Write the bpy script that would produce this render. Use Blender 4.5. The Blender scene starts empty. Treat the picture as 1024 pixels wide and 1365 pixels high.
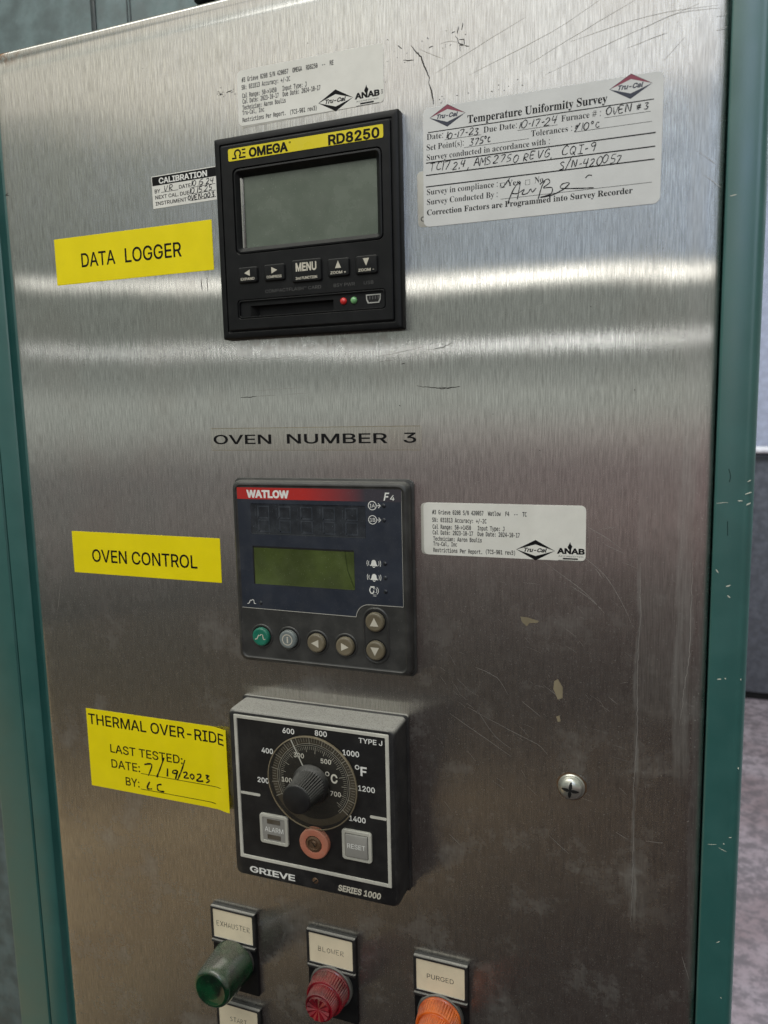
import bpy, math, random
from mathutils import Matrix, Vector
random.seed(7)
PI = math.pi
scene = bpy.context.scene
COL = scene.collection
MM = 0.001

# ------------------------------------------------------------------ camera
cam_d = bpy.data.cameras.new("camera")
cam = bpy.data.objects.new("camera", cam_d)
COL.objects.link(cam)
scene.camera = cam
cam_d.sensor_fit = 'VERTICAL'
cam_d.sensor_height = 36.0
cam_d.lens = 999.24 / 1365.0 * 36.0
cam_d.clip_start = 0.02
cam_d.clip_end = 60.0
right = Vector((0.93725, 0.34793, -0.02240))
fwd = Vector((-0.34773, 0.92815, -0.13273))
up = Vector((-0.02539, 0.13219, 0.99090))
loc = Vector((0.31563, -0.51098, -0.20064))
cam.matrix_world = Matrix(((right.x, up.x, -fwd.x, loc.x), (right.y, up.y, -fwd.y, loc.y),
                           (right.z, up.z, -fwd.z, loc.z), (0, 0, 0, 1)))
cam_d.dof.use_dof = True
cam_d.dof.focus_distance = 0.57
cam_d.dof.aperture_fstop = 10.0

# ------------------------------------------------------------------ view, world, lamps
scene.view_settings.view_transform = 'Standard'
scene.view_settings.look = 'None'
scene.view_settings.exposure = 0.0
scene.view_settings.gamma = 1.0
scene.render.engine = 'CYCLES'
scene.cycles.max_bounces = 8
scene.cycles.sample_clamp_indirect = 4.0

world = bpy.data.worlds.new("World")
scene.world = world
world.use_nodes = True
wn, wl = world.node_tree.nodes, world.node_tree.links
bg = wn["Background"]
tc = wn.new("ShaderNodeTexCoord")
sp = wn.new("ShaderNodeSeparateXYZ")
wl.new(tc.outputs["Generated"], sp.inputs[0])
mr = wn.new("ShaderNodeMapRange")
mr.inputs[1].default_value = -1.0; mr.inputs[2].default_value = 1.0
wl.new(sp.outputs[2], mr.inputs[0])
rp = wn.new("ShaderNodeValToRGB")
wl.new(mr.outputs[0], rp.inputs[0])
els = rp.color_ramp.elements
WORLD_STOPS = [(0.0, (.026, .027, .025)), (.33, (.038, .040, .037)), (.385, (.075, .076, .072)), (.43, (.175, .17, .165)),
               (.462, (.185, .185, .185)), (.474, (.27, .265, .26)), (.490, (.44, .43, .42)), (.508, (.52, .50, .49)), (.520, (.34, .335, .33)),
               (.55, (.255, .255, .245)), (.60, (.265, .265, .25)), (.66, (.33, .32, .295)), (.80, (.60, .58, .54)), (1.0, (.6, .58, .54))]
els[0].position, els[0].color = WORLD_STOPS[0][0], (*WORLD_STOPS[0][1], 1)
els[1].position, els[1].color = WORLD_STOPS[-1][0], (*WORLD_STOPS[-1][1], 1)
for p_, c_ in WORLD_STOPS[1:-1]:
    e = els.new(p_); e.color = (*c_, 1)
# added background tint for the steel's reflections: cool to the left, pinkish low right
mx_ = wn.new("ShaderNodeMapRange"); mx_.inputs[1].default_value = -.60; mx_.inputs[2].default_value = .02
wl.new(sp.outputs[0], mx_.inputs[0])
mz_ = wn.new("ShaderNodeMapRange"); mz_.inputs[1].default_value = .0; mz_.inputs[2].default_value = -.08
wl.new(sp.outputs[2], mz_.inputs[0])
mm_ = wn.new("ShaderNodeMath"); mm_.operation = 'MULTIPLY'
wl.new(mx_.outputs[0], mm_.inputs[0]); wl.new(mz_.outputs[0], mm_.inputs[1])
tint = wn.new("ShaderNodeMix"); tint.data_type = 'RGBA'
tint.inputs[6].default_value = (.90, 1.0, .95, 1); tint.inputs[7].default_value = (1.38, .95, .98, 1)
wl.new(mm_.outputs[0], tint.inputs[0])
mul = wn.new("ShaderNodeMix"); mul.data_type = 'RGBA'; mul.blend_type = 'MULTIPLY'; mul.inputs[0].default_value = 1.0
wl.new(rp.outputs[0], mul.inputs[6]); wl.new(tint.outputs[2], mul.inputs[7])
wl.new(mul.outputs[2], bg.inputs[0])
bg.inputs[1].default_value = 1.0

def lamp(name, pos, target, sx, sy, radiance, col):
    d = bpy.data.lights.new(name, 'AREA')
    d.shape = 'RECTANGLE'; d.size = sx; d.size_y = sy
    d.energy = radiance * PI * sx * sy
    d.color = col
    o = bpy.data.objects.new(name, d); COL.objects.link(o)
    o.location = pos
    v = Vector(target) - Vector(pos)
    o.rotation_euler = v.to_track_quat('-Z', 'Y').to_euler()
    return o

# hall lamps as the steel reflects them: a bright light bay close by, two far rows of tubes
lamp("ceiling_bay_lamp", (-0.3, -2.75, 1.35), (-0.3, -2.7, 0), 4.6, 1.5, .69, (1.0, .885, .75))
lamp("tube_row_lamp", (0.2, -10.2, 1.56), (0.2, -10.1, 0), 4.0, .32, 20.0, (1.0, .98, .92))
lamp("far_tube_row_lamp", (0.6, -17.5, 1.23), (0.6, -17.4, 0), 6.0, .95, 8.5, (.98, .99, 1.0))
lamp("overhead_fill_lamp", (-0.2, -1.0, 1.25), (-0.0, 0.05, -0.3), 1.8, .7, 4.1, (1.0, .97, .92))  # added fill to brighten the labels, placed clear of the steel's reflections
lamp("daylight_window_lamp", (1.02, -3.0, 1.40), (0.40, 0, .6), .95, 1.9, 2.0, (.50, .65, 1.0))
lamp("back_daylight_lamp", (1.6, 1.2, 1.0), (0.75, 1.7, -1.65), 1.2, 1.2, 17.0, (.86, .88, 1.0))
# ------------------------------------------------------------------ materials
MATS = {}
def new_mat(name):
    m = bpy.data.materials.new(name); m.use_nodes = True
    MATS[name] = m
    return m, m.node_tree.nodes, m.node_tree.links

class NG:
    """small helper for node graphs"""
    def __init__(s, nodes, links, coord='Object'):
        s.n, s.l = nodes, links
        t = nodes.new("ShaderNodeTexCoord"); s.co = t.outputs[coord]
        g = nodes.new("ShaderNodeNewGeometry"); s.pos = g.outputs['Position']; s.nor = g.outputs['Normal']
    def put(s, sock, v):
        if isinstance(v, bpy.types.NodeSocket): s.l.new(v, sock)
        else:
            try: sock.default_value = v
            except Exception: sock.default_value = (*v, 1)
    def math(s, op, a, b=0.0, c=None, clamp=False):
        n = s.n.new("ShaderNodeMath"); n.operation = op; n.use_clamp = clamp
        s.put(n.inputs[0], a); s.put(n.inputs[1], b)
        if c is not None: s.put(n.inputs[2], c)
        return n.outputs[0]
    def scale(s, vec, v):
        n = s.n.new("ShaderNodeMapping"); s.put(n.inputs[0], vec); n.inputs[3].default_value = v
        return n.outputs[0]
    def noise(s, vec, sc, detail=3, rough=.55):
        n = s.n.new("ShaderNodeTexNoise"); s.put(n.inputs['Vector'], vec)
        n.inputs['Scale'].default_value = sc; n.inputs['Detail'].default_value = detail
        n.inputs['Roughness'].default_value = rough
        return n.outputs[0]
    def rng(s, v, a, b, c=0.0, d=1.0, smooth=True):
        n = s.n.new("ShaderNodeMapRange"); n.interpolation_type = 'SMOOTHSTEP' if smooth else 'LINEAR'
        s.put(n.inputs[0], v)
        for k, q in zip((1, 2, 3, 4), (a, b, c, d)): n.inputs[k].default_value = q
        return n.outputs[0]
    def mixc(s, f, a, b):
        n = s.n.new("ShaderNodeMix"); n.data_type = 'RGBA'
        s.put(n.inputs[0], f); s.put(n.inputs[6], a if isinstance(a, bpy.types.NodeSocket) else (*a, 1))
        s.put(n.inputs[7], b if isinstance(b, bpy.types.NodeSocket) else (*b, 1))
        return n.outputs[2]
    def xyz(s, v):
        n = s.n.new("ShaderNodeSeparateXYZ"); s.put(n.inputs[0], v); return n.outputs
    def bump(s, h, strength=.2, dist=.0002):
        n = s.n.new("ShaderNodeBump"); s.put(n.inputs['Height'], h)
        n.inputs['Strength'].default_value = strength; n.inputs['Distance'].default_value = dist
        return n.outputs[0]

def surf(name, col, rough=.45, dust=.12, updust=.0, dustcol=(.30, .29, .26), var=.10, metallic=0.0, coat=0.0,
         bump=.08, bscale=2500, trans=0.0, spec=.5, speck=.25):
    """painted, moulded or printed surface with grime, specks and dust that settles on faces turned up"""
    m, n, l = new_mat(name)
    g = NG(n, l); b = n["Principled BSDF"]
    big = g.noise(g.pos, 35, 4)
    fine = g.noise(g.pos, 1100, 3)
    c = g.mixc(g.rng(big, .35, .7), tuple(x * (1 - var) for x in col), tuple(min(1, x * (1 + var)) for x in col))
    d = g.math('MULTIPLY', g.rng(g.noise(g.pos, 90, 5), .35, .75), dust)
    sk = g.math('MULTIPLY', g.rng(fine, .66, .74), speck * min(1, dust * 12))
    d = g.math('ADD', d, sk)
    if updust > 0:
        z = g.xyz(g.nor)[2]
        u = g.math('MULTIPLY', g.rng(z, .25, .95), updust)
        u = g.math('MULTIPLY', u, g.rng(fine, .25, .6, .55, 1.0))
        d = g.math('ADD', d, u, clamp=True)
    c = g.mixc(d, c, dustcol)
    l.new(c, b.inputs['Base Color'])
    r = g.math('ADD', g.math('MULTIPLY', d, .45), rough, clamp=True)
    r = g.math('ADD', r, g.rng(big, .3, .7, -.05, .05), clamp=True)
    l.new(r, b.inputs['Roughness'])
    b.inputs['Metallic'].default_value = metallic
    b.inputs['Coat Weight'].default_value = coat; b.inputs['Coat Roughness'].default_value = max(.04, rough * .9) if spec > .9 else .05
    b.inputs['Transmission Weight'].default_value = trans
    b.inputs['Specular IOR Level'].default_value = spec
    if bump: l.new(g.bump(g.noise(g.pos, bscale, 2), bump, .0001), b.inputs['Normal'])
    return m

def steel_material():
    m, n, l = new_mat('brushed_steel')
    g = NG(n, l)
    x, y, z = g.xyz(g.pos)[:3]
    streak = g.noise(g.scale(g.pos, (1300, 1, 75)), 1.0, 3, .65)
    streak2 = g.noise(g.scale(g.pos, (500, 1, 26)), 1.0, 3, .6)
    cloud = g.noise(g.pos, 11, 5, .6)
    cloud2 = g.noise(g.pos, 38, 5, .65)
    grit = g.noise(g.pos, 900, 2)
    col = g.mixc(g.rng(streak, .3, .7), (.44, .43, .405), (.72, .705, .665))
    long_ = g.noise(g.scale(g.pos, (900, 1, 5)), 1.0, 2, .5)
    col = g.mixc(g.math('MULTIPLY', g.rng(long_, .45, .70), .30), col, (.40, .39, .365))
    col = g.mixc(g.math('MULTIPLY', g.rng(streak2, .35, .75), .22), col, (.74, .72, .69))
    # warm and cool staining
    col = g.mixc(g.math('MULTIPLY', g.rng(cloud, .45, .7), .22), col, (.52, .46, .41))
    # rust at the top left corner
    rx = g.rng(x, -.213, -.150, 1, 0); rz = g.rng(z, .084, .096, 0, 1)
    rust = g.math('MULTIPLY', g.math('MULTIPLY', rx, rz), g.rng(g.noise(g.pos, 130, 5, .7), .45, .62))
    col = g.mixc(rust, col, (.26, .13, .05))
    gl = n.new("ShaderNodeBsdfAnisotropic"); gl.distribution = 'BECKMANN'
    l.new(col, gl.inputs['Color'])
    l.new(g.math('ADD', g.rng(streak2, .3, .7, .19, .21), g.math('MULTIPLY', g.rng(cloud, .4, .7), .03)), gl.inputs['Roughness'])
    gl.inputs['Anisotropy'].default_value = .87
    tv = n.new("ShaderNodeCombineXYZ"); tv.inputs[2].default_value = 1.0
    l.new(tv.outputs[0], gl.inputs['Tangent'])
    # relief: grain across x, slow waves of the sheet
    hb = g.math('MULTIPLY', g.noise(g.scale(g.pos, (1500, 1, 55)), 1.0, 2), 1.0)
    b1 = n.new("ShaderNodeBump"); b1.inputs['Strength'].default_value = .22; b1.inputs['Distance'].default_value = .00012
    l.new(hb, b1.inputs['Height'])
    wave = g.noise(g.pos, 5.5, 1)
    b2 = n.new("ShaderNodeBump"); b2.inputs['Strength'].default_value = .40; b2.inputs['Distance'].default_value = .0022
    l.new(wave, b2.inputs['Height']); l.new(b1.outputs[0], b2.inputs['Normal'])
    l.new(b2.outputs[0], gl.inputs['Normal'])
    # broad second lobe: wear that blurs the reflection
    g2 = n.new("ShaderNodeBsdfAnisotropic"); g2.distribution = 'GGX'
    l.new(col, g2.inputs['Color']); g2.inputs['Roughness'].default_value = .42
    g2.inputs['Anisotropy'].default_value = .35; l.new(tv.outputs[0], g2.inputs['Tangent'])
    l.new(b2.outputs[0], g2.inputs['Normal'])
    mx0 = n.new("ShaderNodeMixShader"); mx0.inputs[0].default_value = .22
    l.new(gl.outputs[0], mx0.inputs[1]); l.new(g2.outputs[0], mx0.inputs[2])
    # dirt film, dust specks, old adhesive lines
    df = n.new("ShaderNodeBsdfDiffuse")
    film = g.math('MULTIPLY', g.rng(g.noise(g.pos, 140, 4, .7), .35, .75, .3, 1), .055)
    low = g.rng(z, -.15, -.55, 0, 1)
    film = g.math('ADD', film, g.math('MULTIPLY', g.math('MULTIPLY', g.rng(cloud, .5, .68), g.rng(cloud2, .38, .7)), g.math('MULTIPLY', low, .16)))
    spk = g.math('MULTIPLY', g.rng(grit, .63, .74), g.rng(z, .1, -.5, .12, .48))
    wob = g.math('MULTIPLY', g.math('SUBTRACT', g.noise(g.scale(g.pos, (1, 1, 18)), 1.0, 4), .5), .012)
    xx = g.math('ADD', x, wob)
    def band(c, w, e, z0, z1, a):
        s = g.math('MULTIPLY', g.rng(g.math('ABSOLUTE', g.math('SUBTRACT', xx, c)), w, w + e, 1, 0),
                   g.math('MULTIPLY', g.rng(z, z0, z0 + .03), g.rng(z, z1 - .03, z1, 1, 0)))
        return g.math('MULTIPLY', s, g.math('MULTIPLY', g.rng(streak2, .3, .7, .4, 1.0), a))
    bands = g.math('ADD', band(.331, .0035, .003, -.46, .03, .20), band(.341, .002, .003, -.62, -.10, .10))
    bands = g.math('ADD', bands, g.math('MULTIPLY', band(.303, .0003, .0014, -.58, -.21, .22), g.rng(g.noise(g.scale(g.pos, (1, 1, 40)), 1.0, 3), .35, .65, .15, 1)))
    bands = g.math('ADD', bands, band(.316, .010, .006, -.42, -.20, .07))
    smudge = g.math('MULTIPLY', g.math('MULTIPLY', g.rng(g.noise(g.pos, 22, 6, .75), .52, .66), g.rng(g.noise(g.pos, 420, 3, .7), .35, .7, .25, 1)), g.math('MULTIPLY', low, .24))
    bands = g.math('ADD', bands, smudge)
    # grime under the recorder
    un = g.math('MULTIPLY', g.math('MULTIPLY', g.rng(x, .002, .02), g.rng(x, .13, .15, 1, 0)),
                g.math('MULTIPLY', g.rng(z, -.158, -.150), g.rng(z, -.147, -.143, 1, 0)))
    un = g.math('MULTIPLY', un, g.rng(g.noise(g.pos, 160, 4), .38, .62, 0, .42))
    tot = g.math('ADD', g.math('ADD', film, spk), g.math('ADD', bands, un), clamp=True)
    tot = g.math('ADD', tot, g.math('MULTIPLY', rust, .6), clamp=True)
    dc = g.mixc(g.rng(z, -.2, -.6), (.44, .43, .41), (.33, .33, .31))
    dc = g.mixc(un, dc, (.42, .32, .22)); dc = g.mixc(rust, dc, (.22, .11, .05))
    l.new(dc, df.inputs[0])
    mx = n.new("ShaderNodeMixShader"); l.new(tot, mx.inputs[0])
    l.new(mx0.outputs[0], mx.inputs[1]); l.new(df.outputs[0], mx.inputs[2])
    l.new(mx.outputs[0], n["Material Output"].inputs[0])
    n.remove(n["Principled BSDF"])
    return m

def clear_material(name, tint, alpha, rough=.25, spots=0.0, col2=None):
    m, n, l = new_mat(name); g = NG(n, l)
    b = n["Principled BSDF"]; b.inputs['Base Color'].default_value = (*(col2 or tint), 1); b.inputs['Roughness'].default_value = rough
    tr = n.new("ShaderNodeBsdfTransparent"); tr.inputs[0].default_value = (*tint, 1)
    mx = n.new("ShaderNodeMixShader")
    f = g.math('ADD', g.math('MULTIPLY', g.rng(g.noise(g.pos, 700, 3), .6, .75), spots), alpha, clamp=True)
    l.new(f, mx.inputs[0]); l.new(tr.outputs[0], mx.inputs[1]); l.new(b.outputs[0], mx.inputs[2])
    l.new(mx.outputs[0], n["Material Output"].inputs[0])
    return m

def lens_material(name, col, dark, rough=.22, updust=.75):
    """coloured translucent plastic, dusty where it faces up"""
    m, n, l = new_mat(name); g = NG(n, l); b = n["Principled BSDF"]
    z = g.xyz(g.nor)[2]; fine = g.noise(g.pos, 1300, 3)
    d = g.math('MULTIPLY', g.math('MULTIPLY', g.rng(z, .05, .9), updust), g.rng(fine, .3, .62, .35, 1.0))
    d = g.math('ADD', d, g.math('MULTIPLY', g.rng(fine, .64, .74), .3), clamp=True)
    c = g.mixc(g.rng(g.noise(g.pos, 60, 3), .35, .65), dark, col)
    c = g.mixc(d, c, (.34, .31, .26))
    l.new(c, b.inputs['Base Color']); l.new(g.math('ADD', g.math('MULTIPLY', d, .5), rough, clamp=True), b.inputs['Roughness'])
    b.inputs['Subsurface Weight'].default_value = .1
    b.inputs['Subsurface Radius'].default_value = (.004, .004, .004)
    b.inputs['Coat Weight'].default_value = .6; b.inputs['Coat Roughness'].default_value = .12
    return m

steel = steel_material()
M = dict(
 steel=steel,
 green=surf('green_paint', (.022, .116, .106), .34, .02, .3, (.2, .24, .22), .05, coat=.4, spec=.95, bump=.25, bscale=900),
 black=surf('black_plastic', (.0045, .005, .006), .46, .02, .30, (.24, .235, .22), bump=.25, bscale=1800, spec=.25),
 black_matte=surf('matte_black_face', (.006, .006, .007), .5, .03, 0, bump=.05),
 black_case=surf('dusty_black_case', (.010, .010, .011), .5, .04, .95, (.40, .385, .35), bump=.3, bscale=1400, speck=.5),
 hole=surf('dark_opening', (.002, .002, .002), .7, 0, 0, bump=0),
 grey_case=surf('grey_plastic_case', (.030, .030, .029), .40, .10, .36, (.22, .215, .195), bump=.35, bscale=1500, speck=.5),
 overlay=surf('blue_grey_overlay', (.019, .025, .040), .40, .06, 0, (.2, .2, .2), bump=.1, speck=.5),
 lcd=surf('grey_lcd', (.125, .150, .118), .22, .14, 0, (.26, .28, .24), .06, bump=.0, speck=.9),
 lcd_green=surf('green_lcd', (.060, .084, .017), .16, .10, 0, (.16, .19, .10), .25, coat=.6, bump=.0, speck=.6),
 led_glass=surf('dark_display_glass', (.009, .012, .017), .12, .16, 0, (.13, .15, .18), .1, coat=.7, bump=0, speck=.6),
 led_cell=surf('unlit_digit', (.024, .030, .040), .35, .30, 0, (.14, .15, .17), bump=0, speck=.8),
 yellow=surf('yellow_vinyl', (.93, .77, .002), .40, .03, 0, (.50, .42, .08), .03, bump=.9, bscale=45, speck=.4, spec=.28, coat=.12),
 yellow_brand=surf('yellow_brand_strip', (.80, .66, .01), .30, .05, 0, (.4, .38, .2), .03, bump=0),
 paper=surf('white_label_paper', (.80, .79, .73), .42, .10, 0, (.42, .39, .32), .04, bump=.08),
 paper_cool=surf('white_survey_label', (.71, .715, .70), .40, .08, 0, (.42, .40, .36), .04, bump=.08),
 paper_old=surf('older_label_paper', (.50, .49, .44), .5, .25, 0, (.34, .30, .24), .10, bump=.08),
 ivory=surf('ivory_legend_insert', (.80, .70, .51), .42, .10, 0, (.36, .28, .20), .05, bump=.05, speck=.5),
 ink=surf('black_ink', (.006, .006, .007), .6, 0, 0, bump=0, spec=.15),
 pen=surf('pen_ink', (.010, .010, .013), .6, 0, 0, bump=0, spec=.15),
 navy=surf('navy_ink', (.03, .035, .06), .5, 0, 0, bump=0),
 maroon=surf('maroon_ink', (.28, .05, .085), .5, 0, 0, bump=0),
 cream=surf('cream_print', (.62, .58, .48), .5, .15, 0, (.2, .2, .18), .05, bump=0),
 white=surf('white_print', (.82, .82, .78), .5, .06, 0, (.25, .25, .23), .05, bump=0),
 faint=surf('faint_moulded_letters', (.07, .07, .07), .5, .2, 0, bump=0),
 tan=surf('tan_ring', (.22, .18, .115), .4, .15, 0, (.2, .18, .15), bump=0),
 bandbrown=surf('brown_scale_ring', (.050, .041, .028), .4, .15, 0, (.2, .18, .15), bump=0),
 dim=surf('dim_white_print', (.42, .41, .37), .5, .2, 0, (.1, .1, .1), .05, bump=0),
 scr_dark=surf('scratch_dark', (.02, .017, .014), .5, 0, 0, bump=0),
 scr_fine=surf('scratch_fine', (.26, .24, .21), .35, 0, 0, metallic=.6, bump=0),
 scr_light=surf('scratch_light', (.42, .40, .375), .35, 0, 0, metallic=.5, bump=0),
 lcdline=surf('display_crease', (.020, .034, .006), .3, 0, 0, bump=0),
 residue=surf('adhesive_residue', (.23, .19, .12), .6, .2, 0, (.3, .28, .2), .2, bump=.3),
 chip=surf('bare_chip', (.66, .68, .58), .5, 0, 0, bump=0),
 crease=surf('paint_crease', (.012, .05, .045), .25, 0, 0, bump=0),
 led_red=lens_material('red_indicator', (.75, .03, .03), (.45, .01, .012), updust=.1),
 led_green=lens_material('green_indicator', (.20, .48, .20), (.10, .30, .10), updust=.1),
 btn_beige=surf('beige_button', (.155, .128, .082), .38, .14, .2, (.3, .28, .22), bump=.15),
 btn_green=surf('green_button', (.004, .155, .098), .32, .10, .15, (.2, .3, .24), bump=.1),
 btn_grey=surf('grey_button', (.185, .215, .215), .35, .14, .2, (.35, .34, .3), bump=.1),
 salmon=surf('salmon_button', (.46, .155, .095), .45, .25, .35, (.42, .27, .20), .15, bump=.4, speck=.8),
 brass=surf('brown_screw', (.13, .075, .04), .45, .3, .2, (.25, .17, .12), metallic=.4),
 pale=surf('pale_bezel', (.50, .49, .43), .45, .15, 0, (.3, .28, .22), bump=.05),
 greykey=surf('grey_key', (.30, .29, .265), .45, .15, 0, (.2, .19, .17), bump=.05),
 cellbrown=surf('unlit_alarm_bar', (.085, .070, .050), .3, .15, 0, bump=0),
 frame=surf('silver_frame', (.58, .565, .50), .42, .20, .2, (.25, .23, .19), bump=.1),
 screw=surf('zinc_screw', (.62, .62, .56), .30, .06, .1, (.4, .38, .3), metallic=.85, bump=.3, bscale=800),
 metal=surf('bare_metal', (.55, .54, .52), .3, .05, 0, metallic=.9),
 stain=surf('water_stain', (.64, .62, .51), .5, .2, 0, (.42, .38, .28), .08, bump=0),
 knobblack=surf('knob_black', (.008, .008, .008), .42, .05, .34, (.30, .29, .27), bump=.1, speck=.6),
 nut=surf('grey_lock_ring', (.075, .075, .07), .45, .2, .7, (.30, .29, .26), bump=.2),
 lens_green=lens_material('green_lens', (.0015, .048, .016), (.0006, .008, .004), .14, .30),  # brighter green patches put light passing through the lens into its colour
 lens_red=lens_material('red_lens', (.27, .004, .014), (.10, .002, .008), .13, .18),
 lens_amber=lens_material('amber_lens', (.80, .16, .010), (.50, .07, .005), .15, .20),
 teal_wall=surf('teal_grey_paint', (.115, .160, .165), .45, .35, 0, (.14, .20, .20), .30, bump=.2, bscale=300),
 seam=surf('grey_seam', (.045, .060, .065), .5, .1),
 machine=surf('pale_blue_machine_paint', (.50, .55, .66), .4, .1, 0, var=.1, bump=0),
 machine_dark=surf('blue_grey_machine_paint', (.10, .108, .125), .4, .1, 0, var=.2, bump=0),
 pipe=surf('white_pipe_paint', (.8, .8, .8), .4, 0, 0, bump=0),
 dial=clear_material('clear_dial_plastic', (.95, .93, .88), .045, .3, .16, (.30, .28, .24)),
 tape=clear_material('clear_tape', (.998, .994, .975), .03, .34, .06, (.55, .52, .44)),
)
def flat_floor():
    m, n, l = new_mat('worn_concrete_floor'); g = NG(n, l); b = n["Principled BSDF"]
    c = g.mixc(g.rng(g.noise(g.pos, 1.6, 5), .35, .65), (.17, .115, .115), (.34, .29, .31))
    c = g.mixc(g.rng(g.noise(g.pos, 30, 6, .7), .4, .6, 0, .7), c, (.09, .08, .085))
    l.new(c, b.inputs['Base Color']); b.inputs['Roughness'].default_value = .55
    l.new(g.bump(g.noise(g.pos, 60, 4), .3, .002), b.inputs['Normal'])
    return m
M['floor'] = flat_floor()
def aisle():
    m, n, l = new_mat('brown_aisle_floor'); g = NG(n, l); b = n["Principled BSDF"]
    c = g.mixc(g.rng(g.noise(g.pos, 3, 5), .35, .65), (.44, .29, .17), (.62, .46, .29))
    l.new(c, b.inputs['Base Color']); b.inputs['Roughness'].default_value = .6
    return m
M['aisle'] = aisle()
def band_gradient():
    m, n, l = new_mat('red_fading_to_grey_print'); g = NG(n, l); b = n["Principled BSDF"]
    x = g.xyz(g.co)[0]
    c = g.mixc(g.rng(x, .062, .112, smooth=False), (.46, .022, .018), (.045, .040, .052))
    c = g.mixc(g.math('MULTIPLY', g.rng(g.noise(g.pos, 1100, 3), .64, .74), .3), c, (.3, .28, .28))
    l.new(c, b.inputs['Base Color']); b.inputs['Roughness'].default_value = .38
    return m
M['redband'] = band_gradient()

# ------------------------------------------------------------------ mesh helpers (millimetres; d = distance out of the panel)
class MB:
    def __init__(s): s.v, s.f = [], []
    def P(s, x, z, d): s.v.append((x * MM, -d * MM, z * MM)); return len(s.v) - 1
    def face(s, idx): s.f.append(tuple(idx))
    def loft(s, rings, cap0=False, cap1=True, close=False):
        """rings: list of (points2d, d) with equal counts; first ring at the back"""
        R = [[s.P(x, z, d if not callable(d) else d(x, z)) for x, z in pts] for pts, d in rings]
        n = len(R[0])
        for a, b in zip(R, R[1:]):
            for i in range(n):
                j = (i + 1) % n
                s.face((a[i], a[j], b[j], b[i]))
        if cap0: s.face(R[0][::-1])
        if cap1: s.face(R[-1])
        if close:
            for i in range(n):
                j = (i + 1) % n
                s.face((R[-1][i], R[-1][j], R[0][j], R[0][i]))
        return s
    def poly(s, pts, d): s.face([s.P(x, z, d) for x, z in pts]); return s
    def geo(s, verts, faces, d, warp=None):
        b = len(s.v)
        for x, z in verts: s.v.append((x * MM, -(d + (warp(x, z) if warp else 0)) * MM, z * MM))
        for f in faces: s.f.append(tuple(b + i for i in f))
        return s
    def ribbon(s, pts, w, d, taper=False, warp=None, press=0.0):
        n = len(pts); L = []; Rr = []
        for i, (x, z) in enumerate(pts):
            x0, z0 = pts[max(0, i - 1)]; x1, z1 = pts[min(n - 1, i + 1)]
            dx, dz = x1 - x0, z1 - z0; q = math.hypot(dx, dz) or 1
            ww = w / 2 * ((.25 + .75 * math.sin(PI * (i + .5) / n)) if taper else 1)
            if press: ww *= 1 + press * math.sin(x * 1.9 + z * 2.7 + 1.3 * i) + press * random.uniform(-.5, .5)
            nx, nz = -dz / q * ww, dx / q * ww
            dd = d + (warp(x, z) if warp else 0)
            L.append(s.P(x + nx, z + nz, dd)); Rr.append(s.P(x - nx, z - nz, dd))
        for i in range(n - 1): s.face((L[i], Rr[i], Rr[i + 1], L[i + 1]))
        return s
    def box(s, x0, x1, z0, z1, d0, d1, r=0.0, c=0.0, seg=4):
        return s.loft([(rr(x0, x1, z0, z1, r, seg), d0), (rr(x0, x1, z0, z1, r, seg), d1 - c),
                       (rr(x0 + c, x1 - c, z0 + c, z1 - c, max(0, r - c), seg), d1)] if c else
                      [(rr(x0, x1, z0, z1, r, seg), d0), (rr(x0, x1, z0, z1, r, seg), d1)])
    def build(s, name, mat, parent=None, smooth=40, label=None):
        me = bpy.data.meshes.new(name)
        me.from_pydata(s.v, [], s.f); me.validate()
        me.materials.append(mat if not isinstance(mat, str) else M[mat])
        o = bpy.data.objects.new(name, me); COL.objects.link(o)
        if parent: o.parent = parent
        if smooth:
            me.shade_smooth(); me.set_sharp_from_angle(angle=math.radians(smooth))
        if label: o['label'] = label
        return o

def rr(x0, x1, z0, z1, r=0.0, seg=4):
    """rounded rectangle, counter-clockwise seen from the front; corners always keep seg+1 points"""
    if x0 > x1: x0, x1 = x1, x0
    if z0 > z1: z0, z1 = z1, z0
    r = max(r, 1e-4)
    out = []
    for cx, cz, a0 in ((x1 - r, z0 + r, -90), (x1 - r, z1 - r, 0), (x0 + r, z1 - r, 90), (x0 + r, z0 + r, 180)):
        for k in range(seg + 1):
            a = math.radians(a0 + 90 * k / seg)
            out.append((cx + r * math.cos(a), cz + r * math.sin(a)))
    return out
def circ(cx, cz, r, n=32, flute=0.0, m=0):
    return [(cx + (r - flute * (i % 2)) * math.cos(2 * PI * i / n), cz + (r - flute * (i % 2)) * math.sin(2 * PI * i / n)) for i in range(n)]
def arc(cx, cz, r, a0, a1, n=16):
    return [(cx + r * math.cos(math.radians(a0 + (a1 - a0) * i / n)), cz + r * math.sin(math.radians(a0 + (a1 - a0) * i / n))) for i in range(n + 1)]

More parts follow.
